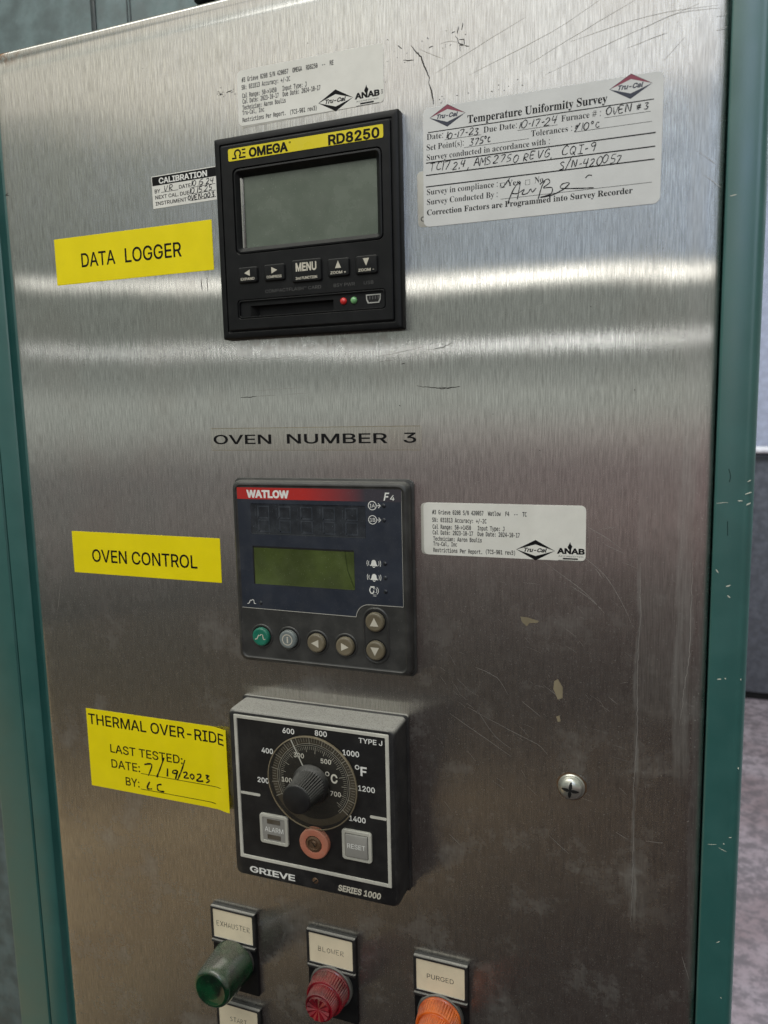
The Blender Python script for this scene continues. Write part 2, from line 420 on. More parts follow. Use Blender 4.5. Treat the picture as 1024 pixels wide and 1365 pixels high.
# lettering outlines: character code, advance, contours (x, y, x, y ...)
FONTS = {
'sans': (152, {
65:(144,[[5,0,61,152,83,152,139,0,119,0,83,100,70,143,74,143,68,125,26,0],[33,43,33,59,111,59,111,43]]),
66:(137,[[18,0,18,152,73,152,87,151,98,147,108,141,114,133,118,123,119,112,119,103,112,90,94,79,102,77,109,74,121,61,124,52,125,41,124,30,120,20,113,12,103,5,91,1],[37,17,89,19,99,24,105,32,107,41,103,55,98,61,84,68,37,69],[37,86,71,86,86,89,97,98,101,112,99,121,94,128,85,134,72,136,37,136]]),
67:(153,[[80,-2,62,1,45,7,31,19,21,35,14,54,12,76,14,99,21,118,31,134,45,145,62,152,80,155,102,151,121,142,128,134,134,125,139,116,142,104,122,104,117,118,107,128,95,134,80,137,67,135,55,130,45,121,37,109,32,94,31,76,32,58,38,43,45,32,55,23,67,17,80,16,95,18,107,24,112,29,117,34,122,48,142,48,139,37,134,27,128,19,121,11,112,5,102,1]]),
68:(151,[[65,0,29,0,29,17,82,19,95,24,106,33,113,45,118,59,120,77,118,94,114,108,106,120,96,128,83,134,66,136,28,136,28,152,68,152,88,151,106,143,120,133,130,118,136,98,139,77,136,55,130,35,119,20,105,9,87,2],[37,152,37,0,18,0,18,152]]),
69:(125,[[18,0,18,152,112,152,112,136,37,136,37,86,107,86,107,68,37,68,37,17,113,17,113,0]]),
70:(123,[[18,0,18,152,111,152,111,136,37,136,37,83,104,83,104,67,37,67,37,0]]),
71:(156,[[80,-2,61,1,45,8,31,19,21,35,14,54,12,76,14,99,21,118,31,134,44,145,61,152,79,155,102,151,112,147,121,141,135,125,142,104,122,104,116,118,112,124,101,132,95,134,80,137,67,135,55,130,45,121,37,109,32,94,31,76,32,58,38,43,45,32,55,23,67,17,80,16,93,17,103,22,112,28,119,37,123,48,124,61,130,60,85,60,85,77,143,77,142,43,135,27,125,15,113,5,98,0]]),
72:(155,[[18,0,18,152,37,152,37,86,118,86,118,152,137,152,137,0,118,0,118,70,37,70,37,0]]),
73:(90,[[10,0,10,17,35,17,35,136,10,136,10,152,81,152,81,136,55,136,55,17,81,17,81,0]]),
74:(119,[[56,-2,37,1,23,10,13,24,10,52,29,52,31,31,37,22,45,17,56,15,66,17,74,22,80,31,82,44,82,152,101,152,101,44,98,24,88,10,74,1]]),
75:(140,[[31,44,31,65,52,91,109,152,134,152],[18,0,18,152,37,152,37,0],[112,0,56,78,68,93,134,0]]),
76:(118,[[18,0,18,152,37,152,37,17,109,17,109,0]]),
77:(188,[[18,0,18,152,46,152,83,56,97,14,92,14,106,56,143,152,170,152,170,0,151,0,152,137,154,137,152,130,139,91,103,0,86,0,51,87,34,137,35,137,36,131,37,105,37,0]]),
78:(157,[[18,0,18,152,41,152,103,55,124,16,121,16,120,32,119,152,139,152,139,0,116,0,53,99,32,136,36,136,37,0]]),
79:(160,[[80,-2,62,1,45,7,31,19,21,35,14,54,12,76,14,99,21,118,31,134,45,145,62,152,80,155,98,152,115,145,129,134,139,118,146,99,148,76,146,54,139,35,129,19,115,7,98,1],[80,16,93,17,105,23,115,31,122,43,127,58,129,76,127,94,122,109,115,121,105,130,93,135,80,137,67,135,55,130,45,121,38,109,32,94,31,76,32,58,38,43,45,31,55,23,67,17]]),
80:(133,[[18,0,18,152,71,152,86,151,100,146,110,139,117,129,121,117,122,104,121,91,117,80,110,70,100,62,86,58,71,56,33,56,33,73,70,73,80,74,89,77,95,82,100,88,103,104,100,121,95,127,89,131,80,134,70,136,37,136,37,0]]),
81:(160,[[74,48,94,48,140,-14,120,-14],[80,-2,62,1,45,7,31,19,21,35,14,54,12,76,14,99,21,118,31,134,45,145,62,152,80,155,98,152,115,145,129,134,139,118,146,99,148,76,146,54,139,35,129,19,115,7,98,1],[80,16,93,17,105,23,115,31,122,43,127,58,129,76,127,94,122,109,115,121,105,130,93,135,80,137,67,135,55,130,45,121,38,109,32,94,31,76,32,58,38,43,45,31,55,23,67,17]]),
82:(134,[[18,0,18,152,71,152,87,151,100,146,110,139,117,130,121,119,123,106,121,92,117,82,110,72,100,65,87,61,29,59,29,77,70,77,81,77,89,80,100,90,104,106,100,121,89,132,70,136,37,136,37,0],[106,0,69,69,91,69,128,0]]),
83:(134,[[67,-2,52,-1,38,3,28,9,19,18,14,29,11,41,31,41,33,33,43,21,58,16,77,16,86,18,99,28,103,34,104,42,103,49,95,58,82,64,38,78,26,87,18,98,16,112,17,124,22,134,31,143,41,149,54,154,68,155,82,154,95,149,105,143,113,134,118,125,120,113,101,113,98,124,91,131,80,136,58,137,44,131,38,125,35,119,36,106,39,100,51,92,94,79,107,71,118,59,122,41,121,30,116,19,108,10,97,3,83,-1]]),
84:(134,[[10,136,10,152,125,152,125,136,77,136,77,0,58,0,58,136]]),
85:(155,[[77,-2,61,-1,46,5,34,13,25,24,20,37,18,52,18,152,37,152,37,53,38,43,42,34,48,26,56,20,66,17,77,16,89,17,99,20,107,26,113,34,116,43,118,53,118,152,137,152,137,52,136,37,130,24,121,13,109,5,94,-1]]),
86:(144,[[61,0,5,152,25,152,65,41,74,9,70,9,80,41,118,152,139,152,83,0]]),
87:(206,[[47,0,5,152,25,152,49,59,59,12,57,12,64,44,92,152,114,152,149,12,146,12,149,28,181,152,201,152,159,0,137,0,110,97,101,142,105,142,98,107,69,0]]),
88:(142,[[5,0,65,85,65,71,9,152,31,152,61,109,73,88,70,88,82,109,112,152,134,152,77,71,77,86,137,0,115,0,77,54,69,70,73,70,68,59,28,0]]),
89:(142,[[61,0,61,62,5,152,28,152,62,95,75,69,67,69,71,79,84,103,115,152,137,152,80,62,80,0]]),
90:(131,[[13,0,13,14,102,143,104,136,12,136,12,152,119,152,119,139,46,31,29,10,27,16,120,17,120,0]]),
48:(136,[[68,-2,52,0,39,7,28,19,20,34,16,53,14,76,16,99,21,118,29,134,39,145,52,152,68,155,83,152,97,145,107,134,115,118,120,99,122,76,120,53,115,34,107,19,97,7,84,0],[68,15,79,17,87,22,94,31,99,43,102,58,103,76,102,94,99,109,94,122,87,131,79,136,68,138,58,136,49,131,42,122,34,94,33,76,34,58,42,31,49,22,58,17]]),
49:(136,[[23,0,23,16,117,16,117,0],[83,152,83,0,64,0,64,134,26,107,26,128,59,152]]),
50:(136,[[19,0,19,14,85,85,93,98,96,112,95,119,92,125,88,131,82,134,67,138,52,134,46,130,41,124,38,109,20,109,21,121,26,133,33,142,43,149,55,153,67,155,80,153,92,149,101,142,109,134,113,123,115,112,111,95,101,77,46,17,117,17,117,0]]),
51:(136,[[65,-2,52,-1,40,3,29,9,21,17,16,28,13,40,33,40,34,32,38,26,43,21,57,16,74,16,83,18,94,28,98,35,99,43,98,52,90,65,82,70,73,73,47,74,47,90,86,136,21,136,21,152,112,152,112,138,64,83,64,86,79,86,92,83,103,76,111,67,116,56,118,43,116,31,111,20,103,11,92,4,80,-1]]),
52:(136,[[12,32,12,47,74,152,93,152,32,49,124,49,124,32],[85,0,85,95,103,95,103,0]]),
53:(136,[[67,-2,53,-1,42,4,32,10,25,18,20,28,18,39,37,39,41,26,52,18,59,16,75,16,83,19,89,25,94,31,98,49,97,58,94,67,89,73,82,79,74,82,58,82,50,80,38,74,20,76,29,152,110,152,110,136,45,136,40,91,61,100,79,99,88,96,97,92,103,86,109,78,116,59,116,35,110,23,103,13,92,5,80,-1]]),
54:(136,[[68,-2,55,-1,43,4,33,12,25,22,20,35,19,49,20,60,31,85,76,152,97,152,44,79,50,86,64,94,83,93,95,88,104,82,111,72,115,61,116,47,115,34,110,22,103,12,93,4,81,-1],[68,14,83,19,89,24,94,31,98,47,94,64,89,71,83,76,68,80,52,76,46,71,41,64,38,56,37,47,38,38,41,31,46,24,52,19]]),
55:(136,[[29,0,97,136,19,136,19,152,117,152,117,134,49,0]]),
56:(136,[[68,-2,53,-1,41,4,30,10,22,19,17,29,16,41,17,50,24,66,31,73,46,79,35,85,28,92,23,103,21,114,23,125,27,135,34,143,44,149,55,154,68,155,80,154,92,149,101,143,109,135,113,125,115,114,113,103,108,92,100,85,90,79,98,77,106,73,112,66,116,59,119,50,120,41,119,29,113,19,106,10,95,4,82,-1],[68,15,77,16,85,18,92,22,100,34,101,41,100,50,92,62,77,70,68,71,59,70,44,62,35,50,35,41,35,34,38,28,44,22,50,18,58,16],[68,87,82,90,88,94,92,99,96,113,92,126,83,135,76,137,60,137,53,135,43,126,40,113,43,99,47,94,60,88]]),
57:(136,[[68,155,81,153,93,148,103,140,110,130,115,118,116,104,115,93,112,81,105,67,60,0,39,0,91,74,92,74,82,63,71,59,52,60,41,64,32,71,25,80,20,92,19,106,20,119,25,131,33,141,43,148,55,153],[68,138,52,134,46,129,41,122,38,115,38,106,38,97,41,89,46,82,59,74,68,73,76,74,89,82,94,88,98,105,97,114,90,129,76,137]]),
97:(117,[[48,-2,38,-2,28,1,14,13,10,22,9,32,10,41,17,54,30,61,80,70,83,76,82,83,77,94,66,98,59,99,51,98,40,94,30,82,12,88,23,104,31,109,49,115,65,115,79,112,86,108,92,103,100,87,101,0,83,0,83,16,82,16,76,7,71,4,57,-2],[51,14,61,14,68,17,79,28,83,41,83,57,74,53,46,49,35,45,31,42,28,37,28,31,31,22,39,16]]),
98:(127,[[69,-2,59,-2,52,1,46,5,35,17,34,17,34,0,16,0,16,152,34,152,34,96,46,108,52,112,59,115,69,115,82,113,94,108,104,100,111,88,116,73,117,56,116,40,111,25,104,14,94,5,82,-1],[66,14,76,16,84,20,90,26,95,35,98,45,98,57,98,68,95,79,90,87,84,94,76,98,66,99,56,98,49,94,42,87,37,79,34,57,35,45,42,26,49,19,56,16]]),
99:(119,[[62,-2,47,-1,35,5,25,14,17,26,12,40,10,56,12,73,17,88,25,99,35,108,47,113,62,115,78,113,92,107,102,97,109,83,91,79,87,87,81,93,73,97,62,99,52,97,44,93,37,86,32,77,29,56,32,35,37,26,44,20,52,16,68,14,77,17,85,23,91,35,109,31,103,17,92,7,78,0]]),
100:(127,[[59,-2,45,-1,34,5,24,14,16,25,12,40,10,56,12,73,16,88,24,100,34,108,45,113,59,115,68,115,76,112,86,104,93,96,93,152,112,152,112,0,94,0,94,17,92,17,82,5,68,-2],[61,14,79,19,85,26,90,35,94,57,90,79,85,87,79,94,71,98,61,99,52,98,43,94,37,87,32,79,29,57,32,35,37,26,44,20,52,16]]),
101:(121,[[64,-2,48,-1,35,5,25,14,17,25,12,40,10,56,12,73,17,87,24,99,35,108,47,113,62,115,80,112,96,102,107,85,110,73,112,58,112,51,22,51,22,66,101,66,93,61,89,80,79,94,71,98,62,99,52,98,44,94,37,88,32,81,30,73,29,53,30,41,33,32,38,24,46,19,54,15,64,14,76,16,86,22,92,32,109,27,106,19,101,12,94,6,75,-2]]),
102:(76,[[68,114,68,98,2,98,2,114],[24,0,24,130,25,139,29,146,34,151,48,158,62,159,70,157,73,156,68,140,62,142,51,141,46,138,43,133,43,0]]),
103:(128,[[62,-45,40,-42,32,-38,25,-33,15,-21,31,-12,41,-23,53,-29,62,-29,74,-28,85,-23,91,-14,94,-2,94,20,92,20,82,8,76,5,58,1,46,3,34,8,24,16,17,27,12,41,10,58,12,74,16,88,24,100,34,108,46,113,59,115,68,115,82,108,92,95,94,95,94,114,112,114,112,-2,110,-16,105,-27,97,-35,87,-41],[61,18,71,19,79,23,85,28,90,37,93,46,94,58,93,69,90,79,85,88,79,94,71,98,61,99,52,98,44,94,37,87,32,79,29,58,32,37,37,29,44,23,52,19]]),
104:(123,[[34,68,34,0,16,0,16,152,34,152,34,86,31,86,37,100,46,109,56,113,68,115,79,114,89,110,97,104,102,96,106,85,107,0,89,0,89,71,87,82,82,91,74,97,63,99,48,95,38,85,35,77]]),
105:(50,[[16,0,16,114,34,114,34,0],[25,133,16,136,13,140,13,145,13,149,16,154,25,157,34,154,37,149,38,145,37,140,34,136]]),
106:(50,[[16,114,34,114,34,-9,31,-27,26,-34,19,-39,11,-42,-3,-43,-3,-26,7,-25,12,-22,15,-16],[25,133,16,136,12,145,16,154,25,157,34,154,38,145,34,136]]),
107:(114,[[33,41,33,64,36,64,85,114,108,114,55,60,53,60],[16,0,16,152,34,152,34,0],[88,0,44,56,58,68,112,0]]),
108:(57,[[42,-1,30,1,22,6,17,14,16,25,16,152,34,152,35,23,36,19,39,16,51,16,54,1]]),
109:(183,[[16,0,16,114,34,114,34,89,32,89,35,97,45,109,59,115,66,116,77,114,86,108,92,100,96,88,94,88,97,96,107,109,122,115,140,115,149,112,157,106,162,98,166,89,167,77,167,0,149,0,149,76,147,87,142,94,134,98,125,99,112,96,104,87,101,81,101,0,82,0,82,78,80,86,76,94,69,98,60,99,53,98,42,92,35,80,34,0]]),
110:(123,[[34,68,34,0,16,0,16,114,34,114,34,86,31,86,37,100,46,109,56,113,68,115,79,114,88,110,96,104,102,96,106,85,107,72,107,0,89,0,89,71,87,82,82,91,74,97,63,99,48,95,38,85,35,77]]),
111:(125,[[62,-2,47,-1,35,5,25,14,17,26,12,40,10,56,12,73,17,88,25,99,35,108,47,113,62,115,77,113,89,108,100,99,108,88,113,73,115,56,113,40,108,26,100,14,89,5,77,-1],[62,14,73,16,81,20,88,26,92,35,96,56,92,77,88,86,81,93,73,97,62,99,52,97,44,93,37,86,32,77,29,56,32,35,37,26,44,20,52,16]]),
112:(127,[[16,-43,16,114,34,114,34,96,35,96,46,108,59,115,69,115,82,113,94,108,104,100,111,88,116,73,117,56,116,40,111,25,104,14,94,5,82,-1,69,-2,59,-2,52,1,46,5,34,17,34,-43],[66,14,76,16,84,20,90,26,95,35,98,45,98,57,98,68,95,79,90,87,84,94,76,98,66,99,56,98,49,94,42,87,37,79,34,57,35,45,42,26,49,19,56,16]]),
113:(127,[[112,-43,93,-43,93,17,82,5,76,1,68,-2,59,-2,45,-1,34,5,24,14,16,25,12,40,10,56,12,73,16,88,24,100,34,108,45,113,59,115,68,115,82,108,92,96,94,96,94,114,112,114],[61,14,79,19,85,26,90,35,94,57,90,79,85,87,79,94,71,98,61,99,52,98,43,94,37,87,32,79,29,57,32,35,37,26,44,20,52,16]]),
114:(78,[[16,0,16,114,34,114,34,96,35,96,39,104,46,110,54,114,73,115,73,97,65,98,55,97,42,91,38,85,35,79,34,71,34,0]]),
115:(109,[[55,-2,43,-2,25,5,19,11,14,19,11,28,28,32,32,24,37,18,45,15,55,14,65,15,73,19,79,24,80,31,79,36,76,41,71,44,31,56,22,62,16,71,14,82,16,91,20,100,26,106,44,114,67,115,84,107,94,95,97,87,80,83,73,95,66,98,56,100,47,98,39,95,34,90,32,83,34,77,43,70,82,58,92,52,97,43,100,32,98,22,94,14,87,7,78,2]]),
116:(68,[[61,114,61,98,2,98,2,114],[19,142,38,142,38,23,41,19,45,16,61,16,64,1,54,-1,37,1,28,7,22,16,19,28]]),
117:(123,[[55,-2,44,-1,34,3,26,9,21,17,17,28,16,114,34,114,34,43,36,31,41,22,49,17,60,15,75,19,80,23,85,29,88,37,89,46,89,114,107,114,107,0,89,0,89,28,92,28,86,14,77,5,67,0]]),
118:(117,[[49,0,5,114,25,114,50,47,62,6,55,6,64,36,91,114,112,114,68,0]]),
119:(170,[[41,0,7,114,26,114,53,13,49,13,76,114,95,114,112,53,121,13,118,13,124,41,144,114,163,114,129,0,110,0,83,101,87,101,85,93,59,0]]),
120:(113,[[6,0,52,65,52,52,8,114,30,114,62,62,53,62,85,114,106,114,62,50,62,64,107,0,86,0,52,55,61,55,28,0]]),
121:(117,[[14,-41,19,-26,31,-26,39,-22,43,-17,49,-1,5,114,25,114,50,47,62,6,55,6,61,26,92,114,112,114,58,-26,48,-37,42,-41,28,-44]]),
122:(114,[[13,0,13,14,76,96,14,97,14,114,100,114,100,99,38,17,101,17,101,0]]),
58:(56,[[29,-1,23,-1,19,2,16,7,15,12,16,17,19,22,23,25,29,26,34,25,38,22,43,12,38,2,34,-1],[29,81,19,85,16,89,15,95,16,100,19,104,29,109,38,104,41,100,43,95,41,89,38,85]]),
45:(136,[[101,73,101,56,34,56,34,73]]),
47:(75,[[70,160,22,-23,4,-23,53,160]]),
46:(56,[[29,-1,23,-1,19,2,16,7,15,12,16,17,19,22,23,25,29,26,34,25,38,22,43,12,38,2,34,-1]]),
43:(136,[[59,10,59,109,77,109,77,10],[19,52,19,68,117,68,117,52]]),
174:(139,[[70,35,58,37,46,40,36,46,28,53,20,62,14,72,11,83,10,95,11,107,14,118,20,128,28,137,36,145,46,150,58,154,70,155,82,154,92,150,103,145,112,137,119,128,124,118,128,107,129,95,128,83,124,72,119,62,112,53,103,46,92,40,82,37],[70,50,82,52,92,56,101,63,109,73,113,83,115,95,113,107,109,118,101,127,92,134,82,139,70,140,58,139,47,134,38,127,31,118,26,107,24,95,26,83,31,73,38,63,47,56,58,52],[82,68,68,94,82,94,95,68],[49,68,49,122,80,122,88,118,93,110,92,100,91,95,87,91,79,87,56,86,56,95,74,96,79,101,79,109,77,112,72,113,61,113,61,68]]),
8482:(127,[[87,98,62,152,73,152,89,113,106,152,116,152,92,98],[61,98,61,152,70,152,70,98],[108,98,108,152,118,152,118,98],[25,98,25,148,35,148,35,98],[8,144,8,152,51,152,51,144]]),
176:(95,[[47,85,38,86,30,89,23,95,17,102,14,110,13,119,14,128,17,137,23,144,30,149,47,154,65,149,72,144,77,137,82,119,77,102,72,95,65,89,56,86],[47,100,53,101,61,106,66,114,67,119,64,129,61,133,53,138,47,139,43,138,34,133,29,124,28,119,29,114,34,106,38,103]]),
32:(56,[]),
}),
'serif': (137, {
84:(127,[[28,0,28,5,37,6,43,9,46,15,47,24,47,130,31,128,20,121,12,110,8,95,3,95,3,137,123,137,123,95,118,95,107,121,79,130,80,15,83,9,89,6,98,5,98,0]]),
85:(148,[[74,-4,50,-1,34,8,25,24,22,47,22,113,21,122,18,127,13,130,4,131,4,137,72,137,72,131,58,128,55,120,54,42,56,26,61,16,70,9,82,7,109,17,118,48,117,122,114,127,108,130,98,131,98,137,142,137,142,131,134,130,130,127,128,121,127,113,127,55,124,28,114,10,98,-1]]),
83:(117,[[13,-3,13,47,19,47,25,28,34,15,45,7,59,4,69,6,77,11,82,18,83,27,80,39,67,48,34,66,23,76,17,86,15,100,16,111,20,121,26,129,35,135,44,139,55,140,69,139,90,133,94,135,96,140,102,140,102,96,97,96,88,115,82,123,67,132,58,133,49,132,42,128,37,122,36,114,37,107,41,101,47,96,87,76,101,64,105,56,108,40,106,28,101,17,94,9,84,2,72,-2,47,-2,25,4,21,2,19,-3]]),
68:(149,[[6,0,6,5,19,9,22,14,22,112,21,122,18,128,13,131,4,131,4,137,67,137,98,132,122,119,136,97,140,68,122,17,68,0],[67,7,84,11,96,22,103,41,105,69,95,115,67,130,57,127,55,115,55,14,57,10,61,8]]),
70:(121,[[5,0,5,5,13,7,19,10,22,16,22,112,22,121,19,127,13,130,4,131,4,137,118,137,118,96,113,96,107,116,101,122,93,126,69,130,60,129,56,127,55,124,55,74,68,76,77,81,82,90,85,104,91,104,91,35,85,35,82,50,77,60,68,65,55,67,55,24,56,13,59,9,63,7,77,5,77,0]]),
80:(125,[[5,0,5,5,13,7,19,10,22,15,22,24,22,122,19,127,13,130,5,131,5,137,86,136,101,132,110,127,117,119,121,110,122,100,119,84,110,72,94,64,73,62,55,62,56,15,58,10,64,7,73,5,73,0],[55,69,73,71,82,76,86,85,88,99,86,112,83,122,76,127,65,130,60,129,55,124]]),
82:(142,[[5,0,5,5,13,7,19,10,22,15,22,24,22,122,19,127,13,130,5,131,5,137,65,137,91,134,110,128,121,116,125,100,118,80,94,67,133,11,139,6,144,5,144,0,101,0,61,64,55,64,56,15,58,10,64,7,73,5,73,0],[55,70,74,72,84,77,89,87,91,101,85,122,67,130,57,127,55,122]]),
67:(140,[[77,-3,58,-1,41,6,27,17,17,31,10,49,8,68,10,88,17,105,28,119,41,130,59,137,78,140,93,138,116,131,122,133,126,140,131,140,131,92,126,92,118,109,107,122,94,130,80,133,52,117,43,68,53,22,83,7,95,8,107,13,119,21,128,32,134,26,110,4]]),
89:(128,[[31,0,31,5,39,7,44,10,47,15,48,53,9,124,4,129,-4,131,-4,137,62,137,62,131,50,130,47,128,47,125,74,68,100,110,104,122,101,129,88,131,88,137,132,137,132,131,127,130,122,127,115,118,80,61,81,15,84,10,89,7,98,5,98,0]]),
78:(148,[[121,-3,32,105,32,23,33,14,35,9,50,5,50,0,5,0,5,5,19,9,22,13,23,23,23,116,11,130,5,131,5,137,47,137,117,50,117,119,114,127,110,130,100,131,100,137,144,137,144,131,135,130,130,127,127,122,127,-3]]),
66:(133,[[5,0,5,5,13,7,19,10,22,16,22,25,22,118,21,124,16,130,5,131,5,137,66,137,106,129,119,105,110,85,86,74,116,62,125,40,122,23,112,10,94,2,71,0],[55,76,70,77,79,82,84,90,85,104,84,115,81,124,74,128,65,130,59,130,56,127,55,117],[67,7,77,9,85,15,89,25,90,38,88,53,83,62,74,68,55,70,55,14,57,10,61,8]]),
97:(103,[[76,-3,65,1,60,10,46,1,29,-2,19,-1,12,4,8,10,6,19,9,31,19,41,35,49,59,57,59,80,56,85,51,88,44,89,35,87,31,82,37,70,36,64,33,61,23,57,17,58,13,61,10,71,15,83,20,88,28,92,38,95,67,94,79,88,86,77,88,63,88,12,91,10,96,13,99,8,88,0],[46,10,52,12,59,19,59,51,41,41,35,25,38,14]]),
98:(108,[[13,-4,13,124,8,131,2,132,2,137,41,137,41,83,53,92,66,95,76,94,85,89,92,83,98,74,101,62,103,50,101,35,97,23,90,12,81,4,70,-1,58,-3,44,0,31,8,16,-4],[55,4,64,7,70,15,73,28,74,48,73,64,70,75,64,82,55,84,47,81,43,77,41,73,41,20,45,8]]),
99:(88,[[47,-3,36,-1,26,3,17,11,11,20,7,32,6,45,7,59,12,71,19,81,29,89,40,94,52,96,65,94,75,89,81,82,83,74,82,68,76,62,71,61,62,65,59,75,59,82,57,87,51,89,38,81,34,56,35,37,41,23,50,14,61,11,71,14,82,22,85,18,68,2]]),
100:(111,[[42,-3,32,-1,23,3,16,10,10,20,6,44,7,59,11,71,17,82,25,89,34,94,44,95,56,92,67,84,66,125,64,129,53,132,53,137,96,137,96,16,97,12,100,10,106,8,106,3,88,2,67,-3,67,11,56,1],[52,8,61,13,67,23,67,73,65,77,62,81,52,84,44,82,39,75,36,63,35,46,36,29,39,17,44,11]]),
101:(90,[[46,-3,35,-1,25,3,17,11,11,20,7,33,6,47,7,61,11,72,18,82,26,89,36,94,47,95,62,92,74,84,82,70,85,50,35,50,41,22,60,13,71,16,81,26,85,22,68,3],[35,58,61,58,60,76,58,83,54,88,49,89,38,82]]),
102:(64,[[4,0,4,5,12,7,15,10,16,14,16,83,5,83,5,93,16,93,16,106,18,120,25,131,37,137,52,139,64,138,72,134,77,127,79,120,76,110,67,107,59,110,55,117,59,130,58,132,54,133,49,132,46,129,44,117,44,93,61,93,61,83,44,83,45,12,47,8,52,5,60,5,60,0]]),
103:(98,[[44,-42,26,-41,14,-37,7,-30,4,-22,8,-14,20,-8,10,0,7,9,8,16,13,22,31,33,13,45,7,64,8,73,12,80,18,86,26,91,36,94,47,95,70,91,95,91,95,80,80,80,86,71,88,61,86,53,77,39,61,32,38,31,34,28,30,22,33,16,67,14,86,9,91,4,94,-3,95,-11,91,-24,82,-34,66,-40],[47,37,53,39,57,44,59,52,60,63,59,75,57,83,53,88,47,89,41,88,37,83,35,75,34,63,35,52,37,44,41,39],[48,-35,71,-31,79,-20,78,-15,70,-11,29,-10,24,-16,22,-22,23,-26,28,-31]]),
104:(114,[[5,0,5,5,10,5,13,8,16,17,16,119,14,129,5,132,5,137,44,137,44,80,57,92,73,95,92,88,99,64,100,11,104,5,109,5,109,0,61,0,61,5,68,8,71,17,70,72,69,77,66,80,61,82,52,79,44,71,45,11,46,8,49,5,54,5,54,0]]),
105:(59,[[30,109,19,113,16,118,15,124,16,130,19,134,25,138,30,139,36,138,41,134,44,130,46,124,44,118,41,113,36,110],[5,0,5,5,14,8,16,17,15,82,11,87,6,88,6,93,44,93,44,17,46,8,54,5,54,0]]),
106:(63,[[32,109,26,110,21,113,18,118,17,124,18,130,21,135,26,139,38,139,46,130,47,124,46,118,43,113,38,110],[11,-42,4,-41,-9,-36,-13,-32,-17,-21,-16,-16,-10,-10,-4,-8,1,-10,7,-15,7,-23,3,-31,5,-34,14,-34,17,-30,19,-16,19,75,17,85,13,88,7,88,7,93,48,93,48,-7,46,-22,38,-33,26,-40]]),
107:(107,[[5,0,5,5,14,8,16,17,16,125,14,129,6,132,6,137,44,137,44,50,72,79,73,83,71,87,62,88,62,93,104,93,104,88,92,85,82,78,67,62,104,10,108,6,113,5,113,0,63,0,63,5,70,6,72,10,71,12,49,44,44,40,45,11,46,8,54,5,54,0]]),
108:(60,[[5,0,5,5,14,8,16,17,16,125,14,129,6,132,6,137,44,137,44,17,46,8,54,5,54,0]]),
109:(166,[[5,0,5,5,10,5,13,8,16,17,15,82,14,85,11,88,5,88,5,93,44,93,44,79,56,91,71,95,88,91,96,79,109,91,125,95,145,88,151,64,152,11,153,8,156,5,161,5,161,0,113,0,113,5,118,5,121,8,123,17,122,72,121,77,118,80,113,82,105,79,97,71,98,11,99,8,102,5,107,5,107,0,60,0,60,5,65,5,67,8,70,17,69,72,68,77,65,80,60,82,51,79,44,71,44,11,46,8,53,5,53,0]]),
110:(114,[[5,0,5,5,10,5,13,8,16,17,15,82,14,85,11,88,5,88,5,93,44,93,44,80,57,92,73,95,92,88,99,64,100,11,104,5,109,5,109,0,61,0,61,5,68,8,71,17,70,72,69,77,66,80,61,82,52,79,44,71,45,11,46,8,49,5,54,5,54,0]]),
111:(101,[[50,-3,38,-1,27,4,18,11,11,21,7,33,5,46,7,59,11,71,18,82,27,89,38,94,50,95,63,94,74,89,83,82,89,72,94,60,95,46,94,32,89,20,83,11,74,3,63,-1],[50,4,58,5,62,11,66,34,65,68,62,81,58,88,50,89,43,88,38,81,36,68,35,46,38,11,43,5]]),
112:(112,[[5,-42,5,-37,12,-35,16,-26,16,73,14,85,6,88,6,93,43,93,43,79,54,91,69,96,79,94,88,89,95,82,100,73,104,61,105,48,104,34,100,22,95,11,88,4,79,-1,68,-3,55,0,44,10,44,-25,46,-29,50,-35,59,-37,59,-42],[59,8,67,11,72,18,75,30,76,46,75,62,73,74,68,81,59,83,51,80,44,71,44,20,50,11]]),
113:(109,[[52,-42,52,-37,60,-36,64,-34,67,-31,67,8,56,0,43,-3,32,-1,23,3,16,10,11,19,7,31,6,43,8,58,12,70,19,81,28,89,39,94,51,96,64,93,77,85,92,96,96,96,96,-25,98,-34,106,-37,106,-42],[53,9,62,12,67,20,67,73,64,85,54,88,45,86,39,79,36,65,35,47,36,30,39,18,45,11]]),
114:(86,[[5,0,5,5,14,8,16,17,15,82,14,86,6,88,6,93,44,93,44,76,49,84,63,94,70,95,77,94,83,91,86,86,87,80,83,70,74,67,70,67,59,77,56,78,52,77,46,66,46,11,47,8,59,5,59,0]]),
115:(86,[[46,-3,24,2,18,1,16,-2,11,-2,11,32,16,32,20,20,26,11,34,6,42,4,49,5,53,8,56,12,58,17,55,25,23,44,16,51,11,66,13,78,19,87,29,94,43,96,64,91,67,92,69,96,73,96,73,67,68,67,64,76,59,83,52,88,39,88,35,86,31,78,32,73,38,67,67,52,73,46,76,38,77,28,75,16,68,5,58,-1]]),
116:(68,[[37,-3,26,-1,20,3,16,11,14,83,6,83,6,90,26,111,38,127,43,127,43,93,62,93,62,83,43,83,44,19,47,13,50,12,57,14,62,22,67,20,55,3]]),
117:(112,[[39,-3,28,-1,20,5,15,15,13,80,12,85,4,88,4,93,43,93,43,22,45,14,53,11,62,13,68,20,68,81,63,88,57,88,57,93,97,93,98,15,103,10,108,9,108,4,90,2,68,-3,68,12,56,1]]),
118:(92,[[43,-3,9,80,7,85,-1,88,-1,93,49,93,49,88,41,87,38,83,55,37,73,82,70,86,61,88,61,93,91,93,91,88,83,83,78,73,48,-3]]),
